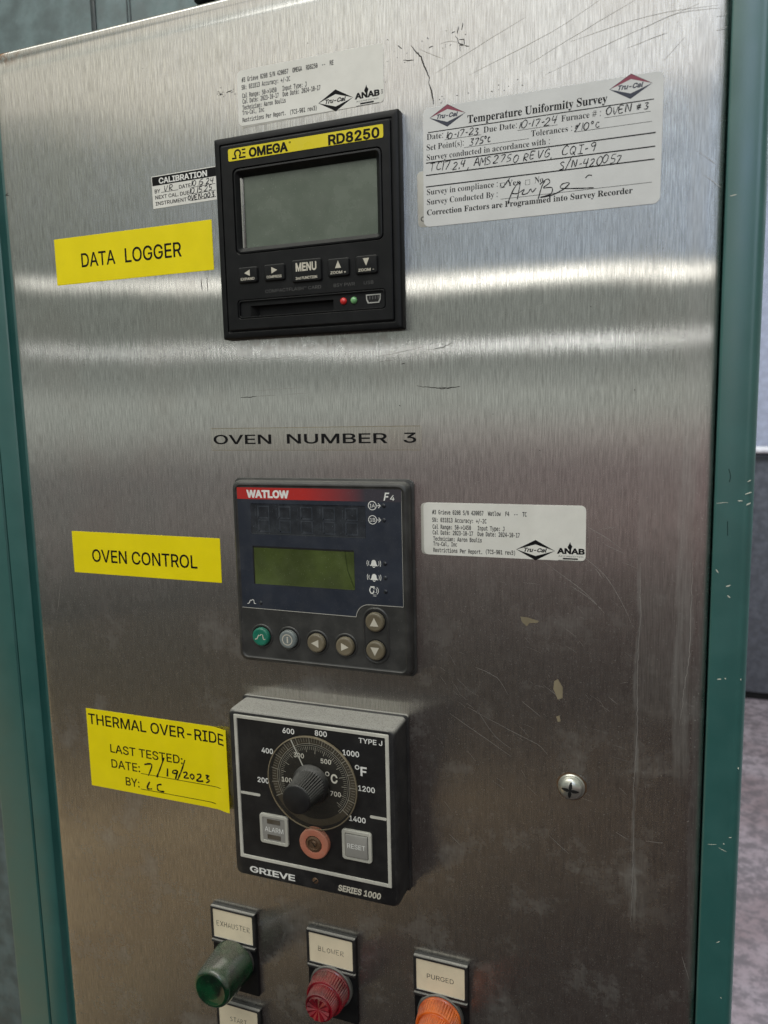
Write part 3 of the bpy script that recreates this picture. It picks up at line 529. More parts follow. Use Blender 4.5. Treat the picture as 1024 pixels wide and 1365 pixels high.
119:(130,[[37,-3,4,83,-3,88,-3,93,41,93,41,88,36,87,34,82,50,38,63,71,59,84,55,88,50,88,50,93,97,93,97,88,91,86,89,80,101,43,116,80,116,85,107,88,107,93,134,93,134,88,130,88,125,82,91,-3,86,-3,67,59,42,-3]]),
120:(96,[[1,0,1,4,10,9,19,17,37,41,13,79,7,85,1,88,1,93,50,93,50,88,44,87,42,84,55,62,67,77,70,83,68,87,60,88,60,93,93,93,93,89,85,85,76,76,59,55,91,7,96,5,96,0,47,0,47,5,53,6,56,9,52,18,41,34,29,19,25,10,28,6,35,4,35,0]]),
121:(90,[[16,-42,9,-41,3,-37,-1,-32,-2,-25,1,-16,5,-13,16,-13,22,-18,23,-29,26,-29,34,-22,39,-13,42,-1,9,79,5,86,-1,88,-1,93,49,93,49,88,41,87,38,81,56,35,71,80,71,85,69,87,61,88,61,93,90,93,90,88,86,87,80,79,44,-20,39,-29,29,-39]]),
122:(88,[[4,0,4,4,50,86,29,85,22,82,17,75,13,65,8,65,10,93,82,93,82,87,38,7,58,9,67,13,73,21,78,32,83,32,80,0]]),
40:(61,[[38,-32,25,-13,15,8,10,31,8,55,10,79,15,103,25,124,38,144,55,144,42,124,33,102,28,79,26,55,28,32,33,10,42,-12,54,-32]]),
41:(61,[[6,-32,19,-12,28,10,32,32,34,55,32,79,28,102,19,124,6,144,23,144,36,124,45,103,50,79,52,55,50,31,45,8,36,-13,23,-32]]),
58:(54,[[27,83,18,86,14,97,18,108,27,111,36,108,40,97,36,86],[27,-3,18,1,14,11,18,22,27,25,36,22,40,11,36,1]]),
35:(130,[[23,0,31,42,5,42,5,56,33,56,40,88,13,88,13,101,42,101,50,144,64,144,56,101,85,101,94,144,107,144,100,101,125,101,125,88,97,88,91,56,118,56,118,42,88,42,80,0,65,0,74,42,45,42,37,0],[47,56,76,56,82,88,53,88]]),
32:(52,[]),
}),
'mono': (78, {
65:(64,[[32,69,21,29,43,29],[26,78,39,78,62,0,52,0,46,20,19,20,13,0,2,0]]),
66:(64,[[19,37,19,9,40,10,45,12,49,22,48,29,45,34,39,36],[19,69,19,46,38,46,43,49,45,52,46,58,45,63,43,67,38,69],[9,78,42,77,50,73,55,67,57,58,56,52,53,47,43,42,50,40,58,29,59,21,58,12,52,5,44,2,32,0,9,0]]),
67:(64,[[56,3,39,-2,26,1,16,9,9,22,7,39,9,56,16,69,26,77,39,80,56,75,56,64,48,69,39,71,30,69,23,63,20,53,18,39,20,25,23,15,30,9,39,7,48,9,56,14]]),
68:(64,[[23,9,34,10,41,15,45,24,46,39,45,53,41,63,34,68,18,69,18,9],[23,78,38,76,49,68,56,56,58,39,56,22,49,10,38,2,23,0,7,0,7,78]]),
69:(64,[[10,78,57,78,57,69,21,69,21,46,55,46,55,37,21,37,21,9,58,9,58,0,10,0]]),
70:(64,[[12,78,58,78,58,69,23,69,23,46,55,46,55,37,23,37,23,0,12,0]]),
71:(64,[[58,6,48,1,37,-2,23,1,14,9,8,22,5,39,8,56,14,69,24,77,37,80,51,76,55,74,55,63,46,69,37,71,28,69,22,63,18,53,16,39,18,25,21,15,28,9,37,7,43,8,48,10,48,31,36,31,36,40,58,40]]),
72:(64,[[7,78,18,78,18,46,46,46,46,78,57,78,57,0,46,0,46,37,18,37,18,0,7,0]]),
73:(64,[[10,78,54,78,54,69,38,69,38,9,54,9,54,0,10,0,10,9,27,9,27,69,10,69]]),
74:(64,[[6,3,6,16,16,9,26,7,32,8,36,11,39,16,39,69,20,69,20,78,50,78,50,26,49,13,44,4,37,0,26,-2]]),
75:(64,[[7,78,18,78,18,43,51,78,63,78,33,46,64,0,51,0,26,39,18,31,18,0,7,0]]),
76:(64,[[11,78,22,78,22,9,59,9,59,0,11,0]]),
77:(64,[[4,78,19,78,32,38,46,78,60,78,60,0,50,0,50,69,36,28,28,28,14,69,14,0,4,0]]),
78:(64,[[7,78,21,78,47,14,47,78,57,78,57,0,44,0,17,64,17,0,7,0]]),
79:(64,[[47,39,46,54,44,64,39,69,32,71,25,69,21,64,18,54,18,24,21,14,25,9,32,7,39,9,44,14,46,24],[58,39,57,21,52,8,44,1,32,-2,21,1,13,8,8,21,6,39,8,57,13,69,21,77,32,80,44,77,52,69,57,57]]),
80:(64,[[21,69,21,40,33,40,44,44,49,55,48,61,44,65,40,68],[10,78,44,76,53,72,58,65,60,55,58,45,53,37,45,33,21,31,21,0,10,0]]),
81:(64,[[34,-2,21,1,13,8,8,21,6,39,8,57,13,69,21,77,32,80,44,77,52,69,57,57,58,39,55,14,50,6,44,1,54,-9,46,-14],[47,39,46,54,44,64,39,69,32,71,25,69,21,64,18,54,18,24,21,14,25,9,32,7,39,9,44,14,46,24]]),
82:(64,[[40,37,46,33,50,28,64,0,53,0,40,27,37,31,28,33,18,33,18,0,8,0,8,78,40,76,49,72,54,65,56,56,55,48,52,43,46,39],[18,69,18,42,36,43,41,45,44,49,45,56,41,66,36,68]]),
83:(64,[[53,75,53,64,38,70,27,70,18,63,17,58,20,50,46,41,52,36,56,30,57,21,56,11,50,4,42,0,25,-1,8,3,8,14,20,9,38,8,43,10,46,15,47,21,44,30,40,32,19,39,12,43,8,49,7,56,9,66,14,73,22,78,38,79]]),
84:(64,[[2,78,62,78,62,69,38,69,38,0,27,0,27,69,2,69]]),
85:(64,[[8,30,8,78,18,78,19,15,22,10,28,8,36,8,43,10,46,17,46,78,57,78,56,20,55,13,50,4,38,-1,27,-1,18,2,11,8,9,13]]),
86:(64,[[32,9,50,78,62,78,39,0,26,0,3,78,14,78]]),
87:(64,[[0,78,10,78,18,15,27,57,38,57,46,15,54,78,64,78,53,0,43,0,32,46,22,0,12,0]]),
88:(64,[[4,78,16,78,33,49,50,78,62,78,38,41,63,0,52,0,33,34,12,0,1,0,27,41]]),
89:(64,[[2,78,13,78,32,44,51,78,62,78,38,35,38,0,27,0,27,35]]),
90:(64,[[9,78,60,78,60,70,19,9,61,9,61,0,8,0,8,8,48,69,9,69]]),
97:(64,[[37,29,26,29,21,26,16,18,20,10,28,7,36,8,41,12,44,19,46,29],[55,33,55,0,46,0,46,9,42,4,33,-1,19,0,12,4,8,9,7,17,9,26,14,32,22,36,46,37,45,44,42,49,31,52,21,50,11,46,11,56,31,60,43,58,48,55,53,48]]),
98:(64,[[48,29,44,46,40,50,34,52,28,50,23,46,21,39,21,20,23,12,28,8,34,7,40,8,44,12],[20,51,26,58,35,60,45,58,52,52,57,42,58,29,57,16,52,7,45,1,30,-1,22,4,20,8,20,0,10,0,10,81,20,81]]),
99:(64,[[56,3,43,-1,27,1,18,7,12,16,10,29,12,42,18,52,27,58,43,60,56,56,56,45,48,50,39,52,31,50,25,46,22,39,20,29,22,20,25,13,31,8,44,7,56,13]]),
100:(64,[[45,51,45,81,54,81,54,0,45,0,45,8,42,4,34,-1,20,1,13,7,8,16,6,29,8,42,13,52,20,58,29,60,38,58],[16,29,20,12,25,8,31,7,37,8,41,12,44,20,44,39,41,46,37,50,31,52,25,50,20,46]]),
101:(64,[[58,32,58,27,16,27,18,18,21,12,28,8,40,7,56,13,56,3,50,1,35,-2,23,1,14,7,8,16,6,29,8,42,14,52,23,58,34,60,44,58,52,52,56,44],[49,34,44,47,40,51,34,52,27,51,22,47,17,34]]),
102:(64,[[56,81,56,73,40,73,36,68,35,58,56,58,56,51,35,51,35,0,26,0,26,51,10,51,10,58,26,58,27,71,30,77,36,80]]),
103:(64,[[45,30,41,46,37,50,31,52,25,50,20,46,17,39,17,20,20,13,25,9,31,8,37,9,41,13],[54,4,53,-8,48,-16,40,-21,30,-23,13,-20,13,-10,30,-15,41,-11,45,2,45,9,42,5,34,0,20,2,13,8,8,17,6,30,8,42,13,52,20,58,34,59,42,55,45,51,45,58,54,58]]),
104:(64,[[55,36,55,0,45,0,44,43,39,51,34,52,28,50,23,47,21,41,20,0,10,0,10,81,20,81,20,50,27,57,32,59,45,58,50,54,54,46]]),
105:(64,[[14,58,38,58,38,8,57,8,57,0,9,0,9,8,28,8,28,51,14,51],[28,81,38,81,38,69,28,69]]),
106:(64,[[31,-1,31,51,15,51,15,58,41,58,41,-1,40,-10,36,-17,31,-21,10,-22,10,-14,26,-13,29,-11],[31,81,41,81,41,69,31,69]]),
107:(64,[[12,81,22,81,22,34,47,58,59,58,36,37,63,0,51,0,29,30,22,23,22,0,12,0]]),
108:(64,[[33,21,36,11,39,9,54,8,54,0,34,2,28,5,25,12,24,21,24,74,8,74,8,82,33,82]]),
109:(64,[[35,52,40,58,46,60,52,58,56,54,59,34,59,0,50,0,50,44,49,49,44,52,38,49,37,43,37,0,28,0,28,44,27,49,21,52,16,49,15,43,14,0,6,0,6,58,14,58,14,53,19,58,28,59,31,58]]),
110:(64,[[55,36,55,0,45,0,44,43,39,51,34,52,28,50,23,47,21,41,20,0,10,0,10,58,20,58,20,50,27,57,32,59,45,58,50,54,54,46]]),
111:(64,[[32,52,26,50,21,46,17,29,21,12,26,8,32,7,39,8,43,12,46,20,47,29,46,39,43,46,39,50],[32,60,43,58,51,52,56,42,57,29,56,16,51,6,43,1,32,-2,21,1,14,6,9,16,7,29,9,42,14,52,21,58]]),
112:(64,[[20,8,20,-22,10,-22,10,58,20,58,20,51,22,55,30,59,45,58,52,52,56,42,58,29,56,16,52,7,45,1,35,-2,26,1],[48,29,44,46,40,50,34,52,28,50,23,46,20,39,20,20,23,12,28,8,34,7,40,8,44,12]]),
113:(64,[[17,29,18,19,21,12,25,8,31,6,38,8,42,12,45,29,44,39,42,46,38,50,31,52,25,50,21,46],[45,7,39,1,30,-2,20,0,13,6,9,16,7,29,9,42,13,52,20,58,35,59,43,55,45,51,45,58,55,58,55,-22,45,-22]]),
114:(64,[[60,46,47,51,39,50,33,45,30,38,28,29,28,0,19,0,19,58,28,58,28,47,36,57,48,60,54,59,60,56]]),
115:(64,[[51,56,51,47,38,52,28,51,22,47,21,43,23,38,46,31,50,28,54,17,52,9,48,3,40,0,26,-1,11,2,11,12,21,8,36,7,40,9,44,16,41,22,20,28,15,32,11,42,13,50,17,55,24,59,38,60]]),
116:(64,[[32,75,32,58,54,58,54,51,32,51,33,14,38,8,54,8,54,0,33,1,27,4,24,10,22,19,22,51,7,51,7,58,22,58,22,75]]),
117:(64,[[10,22,10,58,20,58,20,15,22,10,31,7,37,8,42,12,44,17,45,58,55,58,55,0,45,0,45,9,42,4,34,-1,20,0,15,4,11,12]]),
118:(64,[[5,58,15,58,32,9,49,58,59,58,38,0,26,0]]),
119:(64,[[0,58,10,58,20,11,28,41,36,41,45,11,55,58,64,58,51,0,41,0,32,32,23,0,14,0]]),
120:(64,[[58,58,38,31,60,0,49,0,32,23,15,0,4,0,27,31,6,58,17,58,32,37,48,58]]),
121:(64,[[45,19,34,-8,29,-18,22,-22,10,-22,10,-14,19,-14,22,-12,28,1,5,58,16,58,33,13,50,58,60,58]]),
122:(64,[[12,58,54,58,54,50,21,8,54,8,54,0,10,0,10,9,44,51,12,51]]),
48:(64,[[25,39,27,44,32,46,37,44,39,39,37,34,32,32,27,34],[32,71,26,69,21,63,17,39,21,15,26,9,32,7,39,9,43,15,47,39,46,53,43,63,39,69],[32,80,43,77,51,69,56,56,58,39,56,21,51,9,43,1,32,-2,21,1,13,9,8,21,7,39,8,56,13,69,21,77]]),
49:(64,[[14,9,31,9,31,68,13,64,13,74,30,78,41,78,41,9,57,9,57,0,14,0]]),
50:(64,[[20,9,55,9,55,0,8,0,8,9,40,44,44,57,40,67,36,70,25,70,9,64,9,74,24,79,40,78,48,73,53,66,54,52,45,36]]),
51:(64,[[40,42,47,39,55,29,56,22,55,12,49,4,40,0,29,-2,7,2,7,13,23,8,36,8,41,11,45,16,46,22,45,29,41,33,36,36,21,37,21,46,35,47,40,49,43,53,43,63,36,70,29,70,10,66,10,76,29,80,40,78,48,74,53,67,55,58,54,52,51,48]]),
52:(64,[[38,68,14,27,38,27],[37,78,49,78,49,27,59,27,59,19,49,19,49,0,38,0,38,19,5,19,5,28]]),
53:(64,[[11,78,50,78,50,69,20,69,20,50,27,52,40,50,49,44,54,36,56,25,54,14,48,6,40,0,28,-2,8,2,8,13,22,8,35,8,40,12,44,17,45,25,44,32,40,38,34,41,22,42,11,39]]),
54:(64,[[52,76,52,67,37,70,28,69,22,63,18,54,17,41,24,49,28,51,44,50,51,45,56,36,58,25,56,14,51,5,44,0,33,-2,21,1,13,8,8,21,7,39,9,56,14,69,24,77,37,80],[33,43,27,42,22,38,20,33,19,25,20,17,22,12,27,8,33,7,39,8,44,11,47,25,44,39,39,42]]),
55:(64,[[7,78,56,78,56,74,28,0,17,0,45,69,7,69]]),
56:(64,[[32,37,26,36,21,33,18,28,17,22,18,16,21,11,32,7,43,11,47,22,43,33,38,36],[23,41,17,44,10,53,10,68,15,74,22,78,32,80,42,78,50,74,54,68,56,59,55,53,47,44,41,41,53,34,56,28,58,21,56,11,51,4,43,0,32,-2,22,0,14,4,8,11,8,28,11,34],[19,58,22,49,32,45,42,49,45,58,42,68,38,70,32,71,22,68]]),
57:(64,[[31,34,37,36,42,39,45,45,46,53,45,61,42,66,37,70,31,71,25,70,21,67,17,53,21,39,25,36],[12,2,12,11,27,8,36,9,42,15,46,24,47,37,44,32,36,27,20,28,13,33,8,42,7,53,8,64,13,73,21,78,31,80,43,77,51,70,56,57,57,39,55,22,50,9,40,1,28,-2]]),
35:(64,[[36,77,30,55,43,55,49,77,57,77,51,55,64,55,64,47,50,47,45,30,58,30,58,22,43,22,38,0,29,0,35,22,22,22,16,0,8,0,14,22,0,22,0,30,16,30,20,47,6,47,6,55,22,55,27,77],[41,47,28,47,24,30,37,30]]),
47:(64,[[46,78,56,78,15,-10,5,-10]]),
58:(64,[[26,56,39,56,39,40,26,40],[26,16,39,16,39,0,26,0]]),
43:(64,[[37,61,37,38,60,38,60,29,37,29,37,6,28,6,28,29,4,29,4,38,28,38,28,61]]),
45:(64,[[19,34,46,34,46,25,19,25]]),
62:(64,[[4,50,4,60,60,38,60,29,4,8,4,17,49,34]]),
44:(64,[[26,16,39,16,39,5,29,-15,21,-15,26,5]]),
46:(64,[[26,16,39,16,39,0,26,0]]),
40:(64,[[46,81,40,69,33,46,33,22,40,-2,46,-14,38,-14,31,-2,23,22,23,45,31,69,38,81]]),
41:(64,[[18,81,26,81,38,57,41,45,42,34,38,10,26,-14,18,-14,24,-2,31,22,31,46,24,69]]),
32:(64,[]),
}),
}
# lettering: glyph outlines kept as numbers, filled here
from mathutils.geometry import delaunay_2d_cdt
_gc = {}
def glyph(font, c, bold):
    key = (font, c, bold)
    if key in _gc: return _gc[key]
    cap, G = FONTS[font]
    adv, cons = G.get(ord(c), G[32])
    C = [[(q[i] / cap, q[i + 1] / cap) for i in range(0, len(q), 2)] for q in cons]
    if not C:
        _gc[key] = (adv / cap, [], []); return _gc[key]
    area = lambda p: sum(p[i - 1][0] * p[i][1] - p[i][0] * p[i - 1][1] for i in range(len(p)))
    if bold:
        sg = 1 if max((area(p) for p in C), key=abs) > 0 else -1
        N = []
        for p in C:
            p = [q for i, q in enumerate(p) if q != p[i - 1]]
            o = []
            for i in range(len(p)):
                a, b, c2 = p[i - 1], p[i], p[(i + 1) % len(p)]
                d1 = Vector((b[0] - a[0], b[1] - a[1])).normalized(); d2 = Vector((c2[0] - b[0], c2[1] - b[1])).normalized()
                n1 = Vector((d1.y, -d1.x)) * sg; n2 = Vector((d2.y, -d2.x)) * sg
                m = n1 + n2
                if m.length < .3: m = n1
                else: m = m.normalized() / max(.5, m.normalized().dot(n1))
                o.append((b[0] + m.x * bold, b[1] + m.y * bold))
            N.append(o)
        C = N
    vs, ed = [], []
    for p in C:
        k = len(vs); vs += [Vector(q) for q in p]; ed += [(k + i, k + (i + 1) % len(p)) for i in range(len(p))]
    V, E, F, *_ = delaunay_2d_cdt(vs, ed, [], 0, 1e-5)
    out = []
    for f in F:
        x = sum(V[i].x for i in f) / len(f); y = sum(V[i].y for i in f) / len(f); w = 0
        for p in C:
            for i in range(len(p)):
                (ax, ay), (bx, by) = p[i - 1], p[i]
                if (ay > y) != (by > y) and x < ax + (y - ay) / (by - ay) * (bx - ax): w += 1 if by > ay else -1
        if w: out.append(tuple(f) if (V[f[1]] - V[f[0]]).cross(V[f[2]] - V[f[0]]) > 0 else tuple(f[::-1]))
    _gc[key] = (adv / cap, [(v.x, v.y) for v in V], out)
    return _gc[key]
def text(mb, s, x0, zb, w, cap, d, bold=0.0, shear=0.0, serif=False, spacing=0.0, warp=None, slope=0.0, font='sans'):
    """write s from x0 on baseline zb, w wide (None: natural width), capitals cap high; bold in cap heights"""
    if serif: font = 'serif'
    x = 0; V = []; F = []
    for c in s:
        adv, gv, gf = glyph(font, c, bold)
        k = len(V); V += [(x + px + shear * py, py) for px, py in gv]; F += [tuple(k + i for i in f) for f in gf]
        x += adv + spacing
    xa, xb = min(v[0] for v in V), max(v[0] for v in V)
    sx = w / (xb - xa) if w else cap
    mb.geo([(x0 + (px - xa) * sx, zb + py * cap + slope * (px - xa) * sx) for px, py in V], F, d, warp)

# plotter and handwriting strokes on a unit cell (x 0..1, z 0..1)
ST = {
 '0': [[(.5, 1), (.1, .75), (.05, .3), (.4, 0), (.85, .25), (.9, .75), (.5, 1)]], '1': [[(.6, 1), (.4, 0)]],
 '2': [[(.1, .8), (.5, 1), (.85, .75), (.5, .35), (.05, 0), (.95, .05)]],
 '3': [[(.1, .95), (.85, .95), (.4, .55), (.85, .35), (.6, .02), (.05, .1)]],
 '4': [[(.2, 1), (.1, .45), (.9, .5)], [(.8, 1), (.65, 0)]], '5': [[(.9, 1), (.3, .95), (.2, .55), (.75, .5), (.8, .15), (.1, 0)]],
 '6': [[(.8, 1), (.2, .5), (.2, .05), (.75, .1), (.7, .45), (.2, .35)]], '7': [[(.05, .95), (.95, 1), (.4, 0)]],
 '8': [[(.5, .5), (.1, .8), (.5, 1), (.9, .8), (.5, .5), (.1, .2), (.5, 0), (.9, .2), (.5, .5)]],
 '9': [[(.85, .7), (.4, .55), (.15, .85), (.6, 1), (.85, .8), (.7, 0)]], '.': [[(.4, .02), (.55, .06)]],
 '-': [[(.1, .45), (.85, .5)]], '/': [[(.85, 1.25), (.1, -.2)]], ',': [[(.5, .1), (.3, -.2)]], ' ': [],
 'A': [[(0, 0), (.5, 1), (1, 0)], [(.2, .35), (.85, .38)]], 'B': [[(.1, 0), (.15, 1), (.75, .9), (.7, .55), (.15, .5), (.85, .45), (.8, .05), (.1, 0)]],
 'C': [[(.95, .85), (.5, 1), (.1, .6), (.15, .1), (.6, 0), (.95, .12)]], 'D': [[(.1, 0), (.1, 1), (.6, .95), (.9, .5), (.6, .05), (.1, 0)]],
 'E': [[(.9, 1), (.1, 1), (.1, 0), (.9, 0)], [(.1, .5), (.75, .5)]], 'G': [[(.9, .85), (.5, 1), (.1, .6), (.15, .1), (.6, 0), (.9, .15), (.9, .45), (.55, .45)]],
 'H': [[(.1, 0), (.1, 1)], [(.9, 0), (.9, 1)], [(.1, .5), (.9, .5)]], 'I': [[(.1, 1), (.9, 1)], [(.5, 1), (.5, 0)], [(.1, 0), (.9, 0)]],
 'K': [[(.1, 0), (.15, 1)], [(.85, 1), (.2, .5), (.9, 0)]], 'L': [[(.15, 1), (.1, 0), (.9, 0)]],
 'M': [[(.02, 0), (.12, 1), (.5, .4), (.9, 1), (.98, 0)]], 'N': [[(.05, 0), (.12, 1), (.85, 0), (.95, 1)]],
 'O': [[(.5, 1), (.08, .7), (.1, .25), (.5, 0), (.9, .3), (.9, .75), (.5, 1)]], 'P': [[(.1, 0), (.1, 1), (.8, .95), (.85, .6), (.1, .5)]],
 'Q': [[(.5, 1), (.08, .7), (.1, .25), (.5, 0), (.9, .3), (.9, .75), (.5, 1)], [(.5, .35), (1, -.15)]],
 'R': [[(.1, 0), (.1, 1), (.8, .95), (.8, .6), (.1, .5), (.9, 0)]], 'S': [[(.85, .9), (.4, 1), (.1, .78), (.75, .4), (.8, .1), (.1, 0)]],
 'T': [[(.02, 1), (.98, 1)], [(.5, 1), (.5, 0)]], 'U': [[(.1, 1), (.1, .2), (.5, 0), (.9, .2), (.9, 1)]],
 'V': [[(.05, 1), (.4, 0), (.95, 1)]], 'W': [[(0, 1), (.25, 0), (.5, .7), (.75, 0), (1, 1)]], 'X': [[(.05, 0), (.95, 1)], [(.05, 1), (.95, 0)]],
 'Y': [[(.05, 1), (.5, .5), (.95, 1)], [(.5, .5), (.3, 0)]], '#': [[(.05, .65), (.95, .7)], [(.1, .4), (1, .42)], [(.25, .1), (.5, .95)], [(.55, .1), (.8, .95)]],
 'c': [[(.85, .65), (.4, .75), (.1, .3), (.5, 0), (1, .15)]], 'o': [[(.5, 1), (.2, .8), (.5, .6), (.8, .8), (.5, 1)]],
 '%': [[(.1, .4), (.4, .9)], [(.0, .75), (.5, .7)], [(.9, 1.1), (.1, -.05)]],
}
def smooth(pts, n=4):
    if len(pts) < 3: return pts
    out = []
    for i in range(len(pts) - 1):
        p0 = pts[max(0, i - 1)]; p1 = pts[i]; p2 = pts[i + 1]; p3 = pts[min(len(pts) - 1, i + 2)]
        for k in range(n):
            t = k / n
            out.append(tuple(.5 * (2 * p1[j] + (p2[j] - p0[j]) * t + (2 * p0[j] - 5 * p1[j] + 4 * p2[j] - p3[j]) * t * t
                        + (3 * p1[j] - p0[j] - 3 * p2[j] + p3[j]) * t ** 3) for j in (0, 1)))
    out.append(pts[-1]); return out
def strokes(mb, s, x0, zb, w, h, pen, d, jit=0.0, slant=0.0, curvy=True, warp=None, slope=0.0):
    n = len(s); wid = [.35 if c in '.,1' else .6 if c in ' -' else 1 for c in s]; tot = sum(wid) * 1.28
    x = x0
    for c, k in zip(s, wid):
        cw = w / tot * k
        jx, jz, js = random.uniform(-jit, jit) * cw, random.uniform(-jit, jit) * h, 1 + random.uniform(-jit, jit)
        for pl in ST.get(c, []):
            p = [(x + jx + u * cw * js + slant * v * h, zb + jz + v * h * js + slope * (x - x0)) for u, v in pl]
            mb.ribbon(smooth(p) if (curvy and len(p) > 2) else p, pen, d, warp=warp, press=.32 if curvy else .1)
        x += cw * 1.28

def thing(name, label, cat, x=0, z=0, d=0, rot=0.0, group=None):
    o = bpy.data.objects.new(name, None); COL.objects.link(o)
    o.location = (x * MM, -d * MM, z * MM); o.rotation_euler = (0, rot, 0)
    o.empty_display_size = .01
    o['label'] = label; o['category'] = cat
    if group: o['group'] = group
    return o
def structure(o): o['kind'] = 'structure'; return o
# ================================================================== SETTING
mb = MB()
mb.v = [(-14, -.1, -1.65), (14, -.1, -1.65), (14, 12, -1.65), (-14, 12, -1.65)]; mb.f = [(0, 1, 2, 3)]
structure(mb.build('floor', 'floor', smooth=0))
mb = MB()
mb.v = [(-5, -1.85, -1.646), (-.88, -1.85, -1.646), (-.88, 1.2, -1.646), (-5, 1.2, -1.646)]; mb.f = [(0, 1, 2, 3)]
structure(mb.build('aisle_floor', 'aisle', smooth=0))

# background machine behind, right
t = thing('background_machine', 'pale blue grey machine standing out of focus on the pinkish floor behind the green post', 'machine', 1500, -1650, -3400)
def cbox(mb, x0, x1, y0, y1, z0, z1, c=4):   # millimetres, y away from the viewer
    mb.loft([(rr(x0, x1, z0, z1, .01, 1), -y1), (rr(x0, x1, z0, z1, .01, 1), -y0 - c), (rr(x0 + c, x1 - c, z0 + c, z1 - c, .01, 1), -y0)], cap0=True)
mb = MB(); cbox(mb, -1100, 900, 0, 600, 1215, 3600, 10); mb.build('upper_cover', 'machine', t, label='pale blue upper cover')
mb = MB(); cbox(mb, -1100, 900, 20, 600, 40, 1213, 10); mb.build('lower_cabinet', 'machine_dark', t, label='dark blue grey lower cabinet')
mb = MB(); cbox(mb, -1080, 880, 45, 560, 0, 38, 3); mb.build('plinth', 'hole', t)
mb = MB(); n = 16
pp = MB()
ring = []
for xx in (-905, -300):
    ring.append([pp.P(xx, 1235 + 16 * math.cos(2 * PI * k / n), 45 + 16 * math.sin(2 * PI * k / n)) for k in range(n)])
for k in range(n): pp.face((ring[0][k], ring[0][(k + 1) % n], ring[1][(k + 1) % n], ring[1][k]))
pp.face(ring[0][::-1]); pp.face(ring[1])
pp.build('white_pipe', 'pipe', t)

# oven body behind the top edge of the control cabinet
t = thing('oven_body', 'teal grey painted oven wall showing above the top left edge of the steel panel', 'oven', -300, -1650, -290)
mb = MB(); cbox(mb, -1200, 350, 0, 900, 0, 2700, 5); mb.build('wall_panel', 'teal_wall', t)
mb = MB(); cbox(mb, -49, -42, -2, 0, 1650, 2650, .5)
mb.build('cover_strip', 'seam', t)
mb = MB(); cbox(mb, 3, 4.4, -1, 0, 1650, 2650, .3); mb.build('seam_line', 'seam', t)
mb = MB(); cbox(mb, 7.4, 8.8, -1, 0, 1650, 2650, .3); mb.build('seam_line', 'seam', t)
mb = MB(); cbox(mb, 102, 126, -10, 0, 1916, 1960, 2); mb.build('black_bracket', 'black', t)

# ================================================================== CABINET
cab = thing('control_cabinet', 'green painted cabinet with a brushed stainless steel control panel and green posts', 'cabinet', 0, -1200, -12)
cab_z, cab_d = -1200, -12
def cabmb():   # coordinates given in panel millimetres, stored local to the cabinet
    return MB()
def cab_build(mb, name, mat, parent=None, smooth=40, label=None):
    par = parent or cab
    ox, oz, od = (0, cab_z, cab_d)
    mb.v = [(x - ox * MM, y + od * MM, z - oz * MM) for x, y, z in mb.v]
    return mb.build(name, mat, par, smooth, label)

# stainless sheet with rolled edges
mb = MB(); xs = []
prof = [(-211.6, -10), (-211.6, -2.5), (-211.0, -1.2), (-209.8, -.35), (-207.5, 0.0)]
prof += [(x, 0.0) for x in range(-200, 330, 12)]
prof += [(330, 0), (335, -.05), (339, -.3), (342, -.9), (344, -2.0), (345.1, -3.8), (345.4, -6), (345.4, -10)]
zt = [98.5, 98.3, 97.6, 96.4, 95.4, 92, 86, 83, 80] + [80 - k * 40 for k in range(1, 27)]
dt = [-9, -2.0, -.6, -.1, 0, -.5, -.5, -.15, 0] + [0] * 26
grid = [[mb.P(x, z, d + q) for x, d in prof] for z, q in zip(zt, dt)]
for a, b in zip(grid, grid[1:]):
    for i in range(len(prof) - 1): mb.face((b[i], b[i + 1], a[i + 1], a[i]))
panel = cab_build(mb, 'steel_panel', 'steel', smooth=60, label='brushed stainless steel front panel')
mb = MB()
mb.loft([(rr(-211, 344.5, -960, 97.5, .01, 1), -11), (rr(-211, 344.5, -960, 97.5, .01, 1), -9.5)], cap0=True)
cab_build(mb, 'panel_backing', 'black')
def vprofile(pts, z0, z1, name, mat, label=None, par=None):
    mb = MB()
    a = [mb.P(x, z0, d) for x, d in pts]; b = [mb.P(x, z1, d) for x, d in pts]
    for i in range(len(pts)):
        j = (i + 1) % len(pts)
        mb.face((a[i], a[j], b[j], b[i]))
    mb.face(b); mb.face(a[::-1])
    return cab_build(mb, name, mat, par, 35, label)
# right post with a rounded outer corner
pts = [(346.2, -60), (346.2, 2.2), (346.8, 2.8), (347.6, 3.0), (361.2, 3.0), (362.2, 2.7), (363.6, 2.7)]
pts += [(363.6 + 5.2 * math.sin(math.radians(a)), -2.5 + 5.2 * math.cos(math.radians(a))) for a in range(10, 91, 10)]
pts += [(368.8, -60)]
post = vprofile(pts, -960, 160, 'frame_post', 'green', 'green post to the right of the steel panel, with white paint chips')
pl = [(-213.0, -60), (-213.0, -26), (-230, -24), (-235.5, -22.5), (-237.5, -19.5), (-238.2, -17.2), (-240, -16.2), (-258.4, -15.6), (-259.6, -17), (-259.6, -60)]
vprofile(pl[::-1], -960, 98, 'frame_post', 'green', 'green post to the left of the steel panel, in its shadow')
pl = [(-261.0, -60), (-261.0, -17), (-262.2, -15.6), (-298, -15.2), (-301, -16.5), (-302.4, -20), (-302.4, -60)]
vprofile(pl[::-1], -960, 98, 'outer_trim', 'green', 'green outer strip beyond the dark seam')
mb = MB(); mb.loft([(rr(-300, 366, -959, 97, .01, 1), -260), (rr(-300, 366, -959, 97, .01, 1), -62)], cap0=True)
cab_build(mb, 'cabinet_box', 'green')
